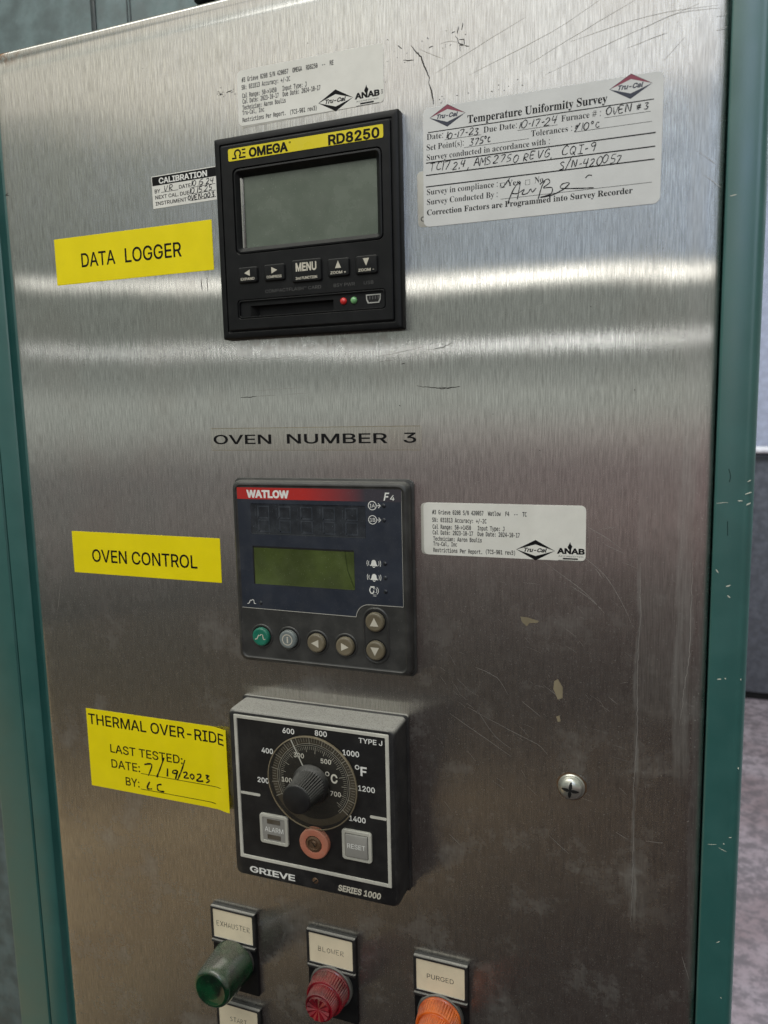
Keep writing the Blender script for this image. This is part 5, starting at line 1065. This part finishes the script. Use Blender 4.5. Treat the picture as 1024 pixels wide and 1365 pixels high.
# yellow strip
mb = MB(); mb.loft([(rr(12.7, 133.2, -17.6, -9.0, 1.1), 9.0), (rr(12.7, 133.2, -17.6, -9.0, 1.1), 9.25)])
strip = mb.build('brand_strip', 'yellow_brand', t, 30)
mb = MB()
cx_, cz_ = 20.6, -12.9
mb.ribbon(arc(cx_, cz_, 2.35, -58, 238, 20), 1.25, 9.32); mb.poly([(15.9, -16.5), (19.6, -16.5), (19.6, -15.3), (15.9, -15.3)], 9.32); mb.poly([(21.6, -16.5), (27.2, -16.5), (27.2, -15.3), (21.6, -15.3)], 9.32)
mb.poly([(24.6, -13.6), (27.2, -13.6), (27.2, -12.6), (24.6, -12.6)], 9.32); mb.poly([(24.2, -11.2), (27.2, -11.2), (27.2, -10.2), (24.2, -10.2)], 9.32)
text(mb, 'OMEGA', 29.9, -16.4, 31.6, 5.7, 9.32, .075); text(mb, '®', 62.2, -12.0, 1.8, 1.5, 9.32, .0)
text(mb, 'RD8250', 92.6, -16.9, 38.0, 6.1, 9.32, .06)
o = mb.build('lettering', 'ink', t, 0); o.parent = strip
# keys
def rkey(x0, x1, z0, z1, sym, cap_, big=False):
    mb = MB()
    mb.loft([(rr(x0, x1, z0, z1, 1.6), 8.9), (rr(x0, x1, z0, z1, 1.6), 9.9), (rr(x0 + .6, x1 - .6, z0 + .6, z1 - .6, 1.2), 10.6), (rr(x0 + 1.2, x1 - 1.2, z0 + 1.2, z1 - 1.2, 1.0), 10.7)])
    k = mb.build('key', 'black', t, 25)
    mb = MB(); cx, w = (x0 + x1) / 2, x1 - x0; d_ = 10.8
    if sym == 'MENU': text(mb, 'MENU', cx - 8.2, z1 - 7.8, 16.4, 5.3, d_, .06)
    else:
        cz = z1 - 4.3; a = 2.7
        T = {'l': [(cx - a, cz), (cx + a * .75, cz - a * .85), (cx + a * .75, cz + a * .85)], 'r': [(cx + a, cz), (cx - a * .75, cz + a * .85), (cx - a * .75, cz - a * .85)],
             'u': [(cx - a * .85, cz - a * .9), (cx + a * .85, cz - a * .9), (cx, cz + a)], 'd': [(cx, cz - a), (cx + a * .85, cz + a * .9), (cx - a * .85, cz + a * .9)]}[sym]
        mb.poly(T, d_)
    text(mb, cap_, cx - w * .36, z0 + 1.9, w * .72, 1.75, d_, .04)
    o = mb.build('lettering', 'cream', t, 0); o.parent = k
rkey(17.1, 33.2, -104.3, -93.0, 'l', 'EXPAND'); rkey(38.6, 55.6, -104.4, -92.8, 'r', 'COMPRESS')
rkey(61.2, 84.8, -107.2, -91.6, 'MENU', '2nd FUNCTION'); rkey(89.6, 106.2, -105.6, -93.2, 'u', 'ZOOM +'); rkey(110.9, 127.3, -105.6, -93.2, 'd', 'ZOOM -')
mb = MB(); text(mb, 'COMPACTFLASH™ CARD', 38.5, -112.4, 45, 2.2, 9.06, .0); text(mb, 'BSY PWR', 93.4, -112.4, 16.2, 2.2, 9.06, 0); text(mb, 'USB', 116.4, -112.4, 7.2, 2.2, 9.06, 0)
mb.build('faint_lettering', 'faint', t, 0)
def dome(mb, cx, cz, r, d0, h, n=24, rings=5):
    mb.loft([(circ(cx, cz, r, n), d0)] + [(circ(cx, cz, max(.05, r * math.cos(k / rings * PI / 2)), n), d0 + .3 + h * math.sin(k / rings * PI / 2)) for k in range(rings + 1)])
mb = MB(); dome(mb, 99.9, -122.3, 2.5, 7.2, 1.6); mb.build('indicator_light', 'led_red', t, 60, 'red indicator light')
mb = MB(); dome(mb, 107.9, -122.3, 2.5, 7.2, 1.6); mb.build('indicator_light', 'led_green', t, 60, 'pale green indicator light')
def usb_ring(i): 
    x0, x1, z0, z1 = 117.2 + i, 128.4 - i, -125.3 + i, -119.2 - i
    return [(x0 + 1.3, z0), (x1 - 1.3, z0), (x1 - .2, z0 + 2.4), (x1, z1), (x0, z1), (x0 + .2, z0 + 2.4)]
mb = MB(); mb.loft([(usb_ring(0), 7.25), (usb_ring(0), 7.8), (usb_ring(.75), 7.8), (usb_ring(.8), 5.0)], cap1=False); mb.build('usb_socket', 'metal', t, 30)
mb = MB(); mb.poly(usb_ring(.7), 7.3); mb.build('socket_opening', 'hole', t, 0)
mb = MB()
for k in range(4): mb.box(119.6 + k * 2.1, 120.4 + k * 2.1, -122.6, -120.2, 7.3, 7.5)
mb.build('socket_contacts', 'faint', t, 0)

# ================================================================== CONTROLLER (middle instrument)
t = thing('temperature_controller', 'grey square temperature controller with red band, green display and round buttons', 'controller', 1.6, -250.9, 0)
mb = MB()
R_ = lambda i, r: rr(i, 145 - i, -144 + i, -i, r, 6)
mb.loft([(R_(-1.5, 5), .1), (R_(-1.5, 5), 2.0), (R_(0, 6), 2.6), (R_(0, 6), 7.2), (R_(.7, 6), 8.8), (R_(2.0, 5.5), 9.8), (R_(3.2, 5), 10.0), (R_(3.9, 4.5), 9.3), (R_(4.8, 4), 9.2)])
case = mb.build('case', 'grey_case', t, 40)
# buttons sit in wells: raised rims on the front plane d=9.2
OV = [(4.9, -5.2), (4.9, -100.4)] + [(102, -101.0)] + arc(112.8, -101.6, 10.6, 176, 92, 8) + [(139.6, -90.9), (139.6, -5.2)]
mb = MB(); mb.loft([(OV, 9.2), (OV, 9.5)]); ovl = mb.build('front_overlay', 'overlay', t, 30)
mb = MB(); edge = OV[1:-1]
mb.ribbon(edge, .55, 9.56); mb.ribbon([(139.6, -91), (139.6, -6)], .3, 9.56); mb.build('overlay_edge', 'dim', t, 0)
mb = MB(); mb.poly([(4.9, -14.2), (139.6, -14.2), (139.6, -5.2), (4.9, -5.2)], 9.58); mb.build('red_band', 'redband', t, 0, 'red band fading to grey')
mb = MB(); text(mb, 'WATLOW', 13.2, -12.7, 36.8, 5.2, 9.64, .085)
mb.build('brand_lettering', 'white', t, 0)
mb = MB(); text(mb, 'F', 126.0, -13.0, 4.6, 5.4, 9.64, .045, .25); text(mb, '4', 131.0, -13.0, 3.4, 3.8, 9.64, .02, .1)
mb.build('model_lettering', 'white', t, 0); mb = MB(); d_ = 9.6
for zc, s_ in ((-17.0, '1A'), (-27.4, '1B')):
    mb.ribbon(arc(117.2, zc, 3.1, 0, 360, 22), .55, d_); text(mb, s_, 115.2, zc - 1.3, 4.0, 2.6, d_, .01)
    mb.ribbon([(120.2, zc), (123.4, zc)], .55, d_); mb.ribbon([(121.8, zc + 1.7), (123.6, zc), (121.8, zc - 1.7)], .55, d_)
    mb.build('printed_symbol', 'white', t, 0); mb = MB()
for zc, s_ in ((-59.6, '1'), (-70.0, '2')):
    cx = 117.3
    bell = [(cx - 3.1, zc - 2.0), (cx + 3.1, zc - 2.0), (cx + 2.1, zc - .6), (cx + 1.7, zc + 1.5), (cx + .7, zc + 2.5), (cx - .7, zc + 2.5), (cx - 1.7, zc + 1.5), (cx - 2.1, zc - .6)]
    mb.poly(bell, d_); mb.ribbon(arc(cx, zc - 2.1, .9, 180, 360, 6), .5, d_)
    for r_ in (4.1, 5.4):
        mb.ribbon(arc(cx, zc, r_, -24, 24, 6), .4, d_); mb.ribbon(arc(cx, zc, r_, 156, 204, 6), .4, d_)
    mb.build('printed_symbol', 'white', t, 0); mb = MB()
cx, zc = 116.4, -80.2
mb.ribbon(smooth([(cx - 2.0, zc + 2.6), (cx - 2.8, zc + .2), (cx - 1.4, zc - 2.4)]), .8, d_); mb.ribbon([(cx - 2.2, zc + 2.8), (cx + .8, zc + 2.9), (cx + .4, zc + 1.4)], 1.1, d_)
mb.ribbon([(cx - 1.4, zc - 2.2), (cx + .2, zc - 1.4), (cx + .4, zc + .2)], .9, d_)
mb.ribbon(arc(cx + 1, zc + .2, 1.8, -60, 60, 6), .4, d_); mb.ribbon(arc(cx + 1, zc + .2, 3.1, -55, 55, 6), .4, d_)
for k in range(6): mb.ribbon([(cx + (k % 3) * .9 - .2, zc - 3.0 - (k // 3) * .9), (cx + (k % 3) * .9 + .25, zc - 3.0 - (k // 3) * .9)], .45, d_)
mb.build('printed_symbol', 'white', t, 0); mb = MB()
def profile(mb, cx, cz, s, w, d):
    mb.ribbon([(cx - 4 * s, cz - 1.6 * s), (cx - 2.4 * s, cz - 1.2 * s), (cx - 1.0 * s, cz + 1.6 * s), (cx - .2 * s, cz + 1.0 * s), (cx + .8 * s, cz + 2.0 * s), (cx + 2.0 * s, cz + 1.8 * s), (cx + 2.6 * s, cz - 1.4 * s), (cx + 4 * s, cz - 1.2 * s)], w, d)
profile(mb, 13.4, -95.6, .95, .6, d_)
mb.build('printed_symbol', 'white', t, 0)
for lx, lz in ((126.1, -16.9), (126.1, -27.4), (126.1, -59.4), (126.1, -70.0), (126.1, -80.3), (20.4 + 1.2, -95.7)):
    mb = MB(); dome(mb, lx, lz, 1.55, 9.5, .35, 16, 3); mb.build('indicator_dot', 'led_glass', t, 60)
# upper display with unlit digits
ud = (16.2, 111.6, -41.3, -17.3); ld = (16.6, 101.8, -80.7, -50.7)
mb = MB(); mb.loft([(rr(*ud, .8, 2), 9.62), (rr(ud[0] + .6, ud[1] - .6, ud[2] + .6, ud[3] - .6, .5, 2), 9.1 + .45)]); up_d = mb.build('digit_display', 'led_glass', t, 30, 'dark upper display with unlit digits')
up_cells = []
for k in range(5):
    cx = ud[0] + 11.2 + k * 18.3
    mb = MB()
    for zr in (0, 1):
        z1_, z0_ = (-19.6, -28.4) if zr == 0 else (-30.2, -39.0)
        a, b = cx - 4.6, cx + 4.6
        # outlines of the unlit segment block
        mb.ribbon([(a, z0_), (b, z0_), (b, z1_), (a, z1_), (a, z0_)], 1.5, 9.64)
        mb.ribbon([(a - 2.4, z0_ + 1), (a - 2.4, z1_ - 1)], .5, 9.64)
    o = mb.build('unlit_digit', 'led_cell', t, 0); o.parent = up_d
mb = MB(); mb.loft([(rr(*ld, .8, 2), 9.62), (rr(ld[0] + .8, ld[1] - .8, ld[2] + .8, ld[3] - .8, .5, 2), 9.55)]); lo = mb.build('message_display', 'lcd_green', t, 30, 'olive green lower display')
mb = MB(); mb.ribbon([(ld[0] + .4, ld[3] - .5), (ld[1] - .4, ld[3] - .5)], 1.3, 9.66); mb.ribbon([(ld[0] + .4, ld[3]), (ld[0] + .4, ld[2])], 1.1, 9.66); mb.build('display_dark_edges', 'hole', t, 0).parent = lo; mb = MB(); mb.ribbon([(94.5, -51.5), (96.4, -66), (101.2, -79)], .5, 9.66)  # dark strips along the display's top and left edges, then a thin curved line
o = mb.build('display_crease', 'lcdline', t, 0); o.parent = lo
# buttons
def well(cx, cz, r=9.2):
    mb = MB(); mb.loft([(circ(cx, cz, r + .6, 36), 9.25), (circ(cx, cz, r, 36), 9.9), (circ(cx, cz, r - .6, 36), 9.9), (circ(cx, cz, r - 1.2, 36), 9.3)], cap1=False)
    mb.build('button_rim', 'grey_case', t, 50)
    mb = MB(); mb.poly(circ(cx, cz, r - .9, 36), 9.35); mb.build('button_gap', 'hole', t, 0)
def rbutton(cx, cz, mat, sym):
    mb = MB(); r = 7.3
    mb.loft([(circ(cx, cz, r, 36), 9.3), (circ(cx, cz, r, 36), 11.6), (circ(cx, cz, r - .5, 36), 12.4), (circ(cx, cz, r - 1.3, 36), 12.8), (circ(cx, cz, r - 1.8, 36), 12.75)])
    b = mb.build('button', mat, t, 35)
    mb = MB(); d_ = 12.86; a = 3.6
    if sym == 'wave': profile(mb, cx, cz, 1.15, .75, d_)
    elif sym == 'i':
        mb.ribbon(arc(cx, cz, 4.1, 0, 360, 24), .7, d_); text(mb, 'i', cx - .5, cz - 2.3, 1.4, 4.4, d_, .05)
    else:
        T = {'l': [(cx - a, cz), (cx + a * .7, cz - a * .85), (cx + a * .7, cz + a * .85)], 'r': [(cx + a, cz), (cx - a * .7, cz + a * .85), (cx - a * .7, cz - a * .85)],
             'u': [(cx - a * .95, cz - a * .8), (cx + a * .95, cz - a * .8), (cx, cz + a)], 'd': [(cx, cz - a), (cx + a * .95, cz + a * .8), (cx - a * .95, cz + a * .8)]}[sym]
        mb.poly(T, d_)
    o = mb.build('button_symbol', 'cream', t, 0); o.parent = b
BT = [(21.4, -122.7, 'btn_green', 'wave'), (45.2, -122.8, 'btn_grey', 'i'), (69.2, -123.6, 'btn_beige', 'l'), (93.0, -124.2, 'btn_beige', 'r'), (117.6, -103.4, 'btn_beige', 'u'), (117.6, -125.2, 'btn_beige', 'd')]
for bx, bz, m_, s_ in BT[:4]: well(bx, bz)
mb = MB(); q = lambda i: rr(107.6 + i, 127.6 - i, -135.4 + i, -93.4 - i, 10 - i, 8)
mb.loft([(q(-.8), 9.25), (q(0), 10.0), (q(.7), 10.0), (q(1.3), 9.3)], cap1=False); mb.build('button_rim', 'grey_case', t, 50, 'oval rim round the two stacked arrow buttons')
for bz in (-103.4, -125.2):
    mb = MB(); mb.poly(circ(117.6, bz, 8.3, 36), 9.35); mb.build('button_gap', 'hole', t, 0)
for b_ in BT: rbutton(*b_)

# ================================================================== LIMIT CONTROL (bottom instrument)
t = thing('over_temperature_limit', 'deep black analog limit control with knob, round temperature dial and alarm light', 'limit control', -.3, -428.8, 0)
D0 = 27.8
mb = MB(); G_ = lambda i, r: rr(i, 139.6 - i, -139.4 + i, -i, r, 5)
mb.loft([(G_(-1.6, 3), .1), (G_(-1.6, 3), 2.6), (G_(-.3, 4), 3.2), (G_(0, 4), 24.5), (G_(.5, 5), 26.8), (G_(1.6, 5), D0)], cap1=True)
mb.build('case', 'black_case', t, 35)
fr = (5.4, 134.6, -123.6, -3.6)
mb = MB(); Fq = lambda i: rr(fr[0] + i, fr[1] - i, fr[2] + i, fr[3] - i, .6, 2)
mb.loft([(Fq(0), D0 - .9), (Fq(0), D0 + .5), (Fq(.5), D0 + .9), (Fq(2.6), D0 + .9), (Fq(2.9), D0 - .0)], cap1=False); mb.build('silver_border', 'frame', t, 30)
mb = MB(); mb.poly(Fq(2.8), D0 + .06); mb.build('face_plate', 'black_matte', t, 0)
mb = MB()
mb.loft([(rr(8.2, 26, -69.2, -67.0, 1), D0 - .1), (rr(8.2, 26, -69.2, -67.0, 1), D0 + .3)]); mb.build('side_mark', 'frame', t, 30); mb = MB(); mb.loft([(rr(118.4, 131.6, -70.6, -68.4, 1), D0 - .1), (rr(118.4, 131.6, -70.6, -68.4, 1), D0 + .3)])
mb.build('side_mark', 'frame', t, 30)
mb = MB(); d_ = D0 + .16
DC = (72.5, -49.4)
def ang(F): return 188.3 - (F - 200) * .1888
mb2 = MB(); mb2.ribbon(arc(*DC, 32.6, 0, 360, 72), 5.2, d_ - .02); mb2.build('scale_ring', 'bandbrown', t, 0)
for F in range(100, 1401, 20):
    a = math.radians(ang(F)); major = F % 100 == 0
    r0, r1 = (29.8, 36.0) if major else (31.6, 34.8)
    mb.ribbon([(DC[0] + r0 * math.cos(a), DC[1] + r0 * math.sin(a)), (DC[0] + r1 * math.cos(a), DC[1] + r1 * math.sin(a))], .5 if major else .28, d_ + .05)
for C in range(50, 761, 10):
    a = math.radians(ang(C * 1.8 + 32)); major = C % 50 == 0
    r0, r1 = (22.6 if C % 100 == 0 else 23.6, 28.0) if major else (25.4, 28.0)
    mb.ribbon([(DC[0] + r0 * math.cos(a), DC[1] + r0 * math.sin(a)), (DC[0] + r1 * math.cos(a), DC[1] + r1 * math.sin(a))], .45 if major else .28, d_ + .05)
mb.ribbon(arc(*DC, 28.9, ang(60), ang(1440), 72), .28, d_ + .05); mb.ribbon(arc(*DC, 30.3, ang(60), ang(1440), 72), .35, d_ + .05)
mb.build('scale_marks', 'dim', t, 0)
mb = MB()
for s_, cx, cz in (('600', 53.3, -11.5), ('800', 80.6, -9.9), ('1000', 104.6, -22.1), ('1200', 116.4, -48.3), ('1400', 108.4, -73.6), ('400', 34.2, -30.1), ('200', 29.4, -55.0)):
    w = 3.35 * len(s_); text(mb, s_, cx - w / 2 - .2, cz - 2.0, w, 4.0, d_ + .1, .035)
text(mb, 'TYPE J', 111.0, -12.7, 18.6, 3.7, d_ + .1, .03)
mb.ribbon(arc(109.2, -32.2, 1.5, 0, 360, 14), .75, d_ + .1); text(mb, 'F', 111.8, -38.2, 5.0, 6.6, d_ + .1, .05)
mb.build('lettering', 'white', t, 0)
mb = MB()
for s_, cx, cz in (('300', 61.2, -29.9), ('500', 83.8, -31.5), ('700', 91.0, -56.3), ('100', 50.0, -51.4)):
    w = 2.9 * len(s_); text(mb, s_, cx - w / 2, cz - 1.8, w, 3.6, d_ + .1, .03)
mb.ribbon(arc(84.6, -41.2, 1.5, 0, 360, 14), .7, d_ + .1); text(mb, 'C', 87.4, -47.6, 5.6, 6.6, d_ + .1, .05)
mb.build('dial_lettering', 'white', t, 0)
mb = MB(); text(mb, 'GRIEVE', 13.2, -135.2, 40.4, 4.9, D0 + .12, .05); mb.build('brand_lettering', 'white', t, 0)
mb = MB(); text(mb, 'SERIES 1000', 90.4, -134.8, 35.2, 4.6, D0 + .12, .06, .2); mb.build('series_lettering', 'cream', t, 0)
mb = MB(); dome(mb, 71.2, -131.2, 2.7, D0 - .6, 1.0, 20); o = mb.build('case_screw', 'brass', t, 50)
mb = MB(); mb.ribbon([(69.4, -132.9), (73.0, -129.5)], .8, D0 + .95); q_ = mb.build('screw_slot', 'hole', t, 0); q_.parent = o
# clear dial disc
mb = MB(); mb.loft([(circ(*DC, 36.9, 72), D0 + 1.5), (circ(*DC, 36.9, 72), D0 + 3.2), (circ(*DC, 36.3, 72), D0 + 3.5)], cap0=False)
dial = mb.build('dial_disc', 'dial', t, 35, 'clear dusty dial disc')
mb = MB(); mb.loft([(circ(*DC, 37.25, 72), D0 + 1.7), (circ(*DC, 37.3, 72), D0 + 3.4), (circ(*DC, 36.6, 72), D0 + 3.7), (circ(*DC, 36.4, 72), D0 + 3.3)], cap1=False); o = mb.build('dial_rim', 'tan', t, 40); o.parent = dial
mb = MB(); a = math.radians(115.5); mb.ribbon([(DC[0] + r * math.cos(a), DC[1] + r * math.sin(a)) for r in (12.5, 36.4)], 1.0, D0 + 3.75); o = mb.build('pointer_line', 'pale', t, 0); o.parent = dial
# knob: wide base and ribbed barrel
mb = MB(); n = 80
kr = [(15.2, 3.6, 0), (15.2, 5.2, 0), (14.2, 7.6, .25), (13.2, 9.0, .6), (12.2, 14, .7), (11.4, 27.4, .7), (11.2, 28.2, 0), (10.6, 28.7, 0)]
mb.loft([(circ(*DC, r, n, f), D0 + dd_) for r, dd_, f in kr]); knob = mb.build('knob', 'knobblack', t, 28, 'ribbed grey black knob')
mb = MB(); mb.loft([(circ(*DC, 10.8, 48), D0 + 28.3), (circ(*DC, 10.5, 48), D0 + 29.1), (circ(*DC, 9.6, 48), D0 + 29.4)]); o = mb.build('knob_cap', 'black_matte', t, 40); o.parent = knob
# alarm lamp, reset key, salmon button
mb = MB(); A_ = lambda i: rr(25.2 + i, 49.9 - i, -106.6 + i, -82.0 - i, max(2.2 - i * .5, .5), 4)
mb.loft([(A_(0), D0 - .1), (A_(0), D0 + 1.6), (A_(.4), D0 + 2.0), (A_(2.4), D0 + 2.0), (A_(2.7), D0 + 1.4)], cap1=False); al = mb.build('alarm_lamp', 'pale', t, 30)
mb = MB(); mb.poly(A_(2.5), D0 + 1.45); o = mb.build('alarm_window', 'greykey', t, 0); o.parent = al
mb = MB(); mb.box(31.8, 43.2, -89.6, -86.0, D0 + 1.4, D0 + 1.8); o = mb.build('unlit_bar', 'cellbrown', t, 20); o.parent = al; mb = MB(); mb.box(31.8, 43.2, -102.4, -98.8, D0 + 1.4, D0 + 1.8); o = mb.build('unlit_bar', 'cellbrown', t, 20); o.parent = al
mb = MB(); text(mb, 'ALARM', 29.4, -96.4, 16.4, 3.8, D0 + 1.6, .01); o = mb.build('lettering', 'white', t, 0); o.parent = al
mb = MB(); A_ = lambda i: rr(95.6 + i, 119.6 - i, -106.5 + i, -82.3 - i, max(2.2 - i * .5, .5), 4)
mb.loft([(A_(0), D0 - .1), (A_(0), D0 + 1.6), (A_(.4), D0 + 2.0), (A_(2.5), D0 + 2.0), (A_(2.7), D0 + 1.4)], cap1=False); rs = mb.build('reset_key', 'pale', t, 30)
mb = MB(); mb.loft([(A_(3.0), D0 + 1.2), (A_(3.0), D0 + 2.4), (A_(3.6), D0 + 2.8)]); o = mb.build('key_cap', 'greykey', t, 30); o.parent = rs
mb = MB(); text(mb, 'RESET', 100.4, -96.2, 14.6, 3.6, D0 + 2.86, .01); o = mb.build('lettering', 'white', t, 0); o.parent = rs
SX, SZ = 73.0, -98.0
mb = MB(); mb.loft([(circ(SX, SZ, 12.2, 40), D0 + .0), (circ(SX, SZ, 12.2, 40), D0 + 3.8), (circ(SX, SZ, 11.6, 40), D0 + 4.6), (circ(SX, SZ, 10.8, 40), D0 + 4.8), (circ(SX, SZ, 6.9, 40), D0 + 4.4), (circ(SX, SZ, 6.6, 40), D0 + 2.6)])
sb = mb.build('salmon_knob', 'salmon', t, 35, 'dusty salmon pink round knob')
mb = MB(); mb.loft([(circ(SX, SZ, 6.4, 30), D0 + 2.6), (circ(SX, SZ, 6.2, 30), D0 + 4.2), (circ(SX, SZ, 4.6, 30), D0 + 4.9), (circ(SX, SZ, 4.2, 30), D0 + 3.6), (circ(SX, SZ, 2.6, 30), D0 + 3.6), (circ(SX, SZ, 1.8, 30), D0 + 4.6)])
o = mb.build('centre_screw', 'brass', t, 35); o.parent = sb
mb = MB(); mb.ribbon([(SX - 1.4, SZ + 1.6), (SX + 1.4, SZ - 1.6)], .8, D0 + 4.7); o = mb.build('screw_slot', 'hole', t, 0); o.parent = sb

# ================================================================== PILOT LIGHTS
GP = 'lamps and buttons with ivory legend plates'
def legend(t, s_, lw, lh, faint=False):
    """origin at the plate's top left; 44 wide, 78 high"""
    mb = MB()
    mb.loft([(rr(0, 44, -78, 0, 1.2, 3), .1), (rr(0, 44, -78, 0, 1.2, 3), 2.2), (rr(.5, 43.5, -77.5, -.5, 1, 3), 2.8)])
    pl = mb.build('legend_plate', 'black', t, 30)
    mb = MB(); q = lambda i: rr(.3 + i, 43.7 - i, -30.6 + i, -.2 - i, .8, 2)
    mb.loft([(q(0), 2.2), (q(0), 4.6), (q(.5), 5.0), (q(2.1), 5.0), (q(2.3), 4.2)], cap1=False); o = mb.build('insert_frame', 'black_case', t, 30); o.parent = pl
    mb = MB(); mb.poly(q(2.2), 4.3); ins = mb.build('legend_insert', 'ivory', t, 0)
    mb = MB(); x0 = 22 - lw / 2
    if faint: strokes(mb, s_, x0, -15.6 - lh / 2, lw * 1.04, lh, .42, 4.36, .03, 0, False)
    else: text(mb, s_, x0, -15.6 - lh / 2, lw, lh, 4.36, -.004)
    o = mb.build('lettering', 'ink', t, 0); o.parent = ins
    mb = MB(); mb.loft([(rr(.4, 43.6, -34.0, -31.2, .5, 2), 2.4), (rr(.4, 43.6, -34.0, -31.2, .5, 2), 5.2), (rr(.9, 43.1, -33.6, -31.7, .3, 2), 5.6)])
    o = mb.build('ledge', 'black_case', t, 30); o.parent = pl
LC = (21.7, -47.2)
def lock_ring(t):
    mb = MB(); mb.loft([(circ(*LC, 18.6, 40), 2.6), (circ(*LC, 18.6, 40), 5.4), (circ(*LC, 18.0, 40), 6.2), (circ(*LC, 16.0, 40), 6.4)]); mb.build('lock_ring', 'nut', t, 35)
# green smooth cap
t = thing('pilot_light', 'dark green smooth cylinder pilot light under the EXHAUSTER legend plate', 'pilot light', -43.8, -621.6, 0, group=GP)
legend(t, 'EXHAUSTER', 32.6, 4.6, True); lock_ring(t)
mb = MB(); pr = [(19.2, 5.8), (19.2, 8), (19.0, 9), (18.5, 22), (17.9, 33), (17.3, 37), (16.4, 39.4), (15.2, 40.6), (13.6, 41.0), (12.8, 40.7), (8, 40.2), (.5, 40.0)]
mb.loft([(circ(*LC, r, 56), d_) for r, d_ in pr]); cap = mb.build('lens', 'lens_green', t, 45)
# ribbed lenses
def ribbed(t, mat):
    lock_ring(t)
    mb = MB(); n = 88
    st = [(17.2, 6.0, 0), (17.2, 7.5, 0), (16.8, 8.2, .6), (16.0, 18.6, .6), (15.2, 19.6, 0), (13.9, 19.6, 0), (13.6, 18.9, 0), (13.2, 19.4, .5), (12.3, 28.2, .5), (11.5, 29.2, 0), (10.4, 29.2, 0), (10.0, 28.6, 0)]
    mb.loft([(circ(*LC, r, n, f), d_) for r, d_, f in st]); mb.build('ribbed_lens', mat, t, 24)
    mb = MB(); n = 24
    ctr = mb.P(*LC, 30.2)
    rim = [mb.P(LC[0] + 9.7 * math.cos(2 * PI * i / n), LC[1] + 9.7 * math.sin(2 * PI * i / n), 31.6 if i % 2 else 30.6) for i in range(n)]
    low = [mb.P(LC[0] + 10.1 * math.cos(2 * PI * i / n), LC[1] + 10.1 * math.sin(2 * PI * i / n), 28.6) for i in range(n)]
    for i in range(n):
        j = (i + 1) % n; mb.face((ctr, rim[i], rim[j])); mb.face((low[i], low[j], rim[j], rim[i]))
    mb.build('faceted_tip', mat, t, 12)
t = thing('pilot_light', 'red ribbed pilot light under the BLOWER legend plate', 'pilot light', 48.6, -621.6, 0, group=GP)
legend(t, 'BLOWER', 23.4, 4.2, True); ribbed(t, 'lens_red')
t = thing('pilot_light', 'orange ribbed pilot light under the PURGED legend plate', 'pilot light', 141.6, -621.8, 0, group=GP)
legend(t, 'PURGED', 21.6, 3.9); ribbed(t, 'lens_amber')
t = thing('push_button', 'push button below the dark green pilot light, only its START legend plate showing', 'push button', -43.2, -711.5, 0, group=GP)
legend(t, 'START', 17.0, 4.2, True); lock_ring(t)
mb = MB(); mb.loft([(circ(*LC, 15, 40), 6.0), (circ(*LC, 15, 40), 12), (circ(*LC, 14, 40), 13)]); mb.build('button_cap', 'black', t, 40)
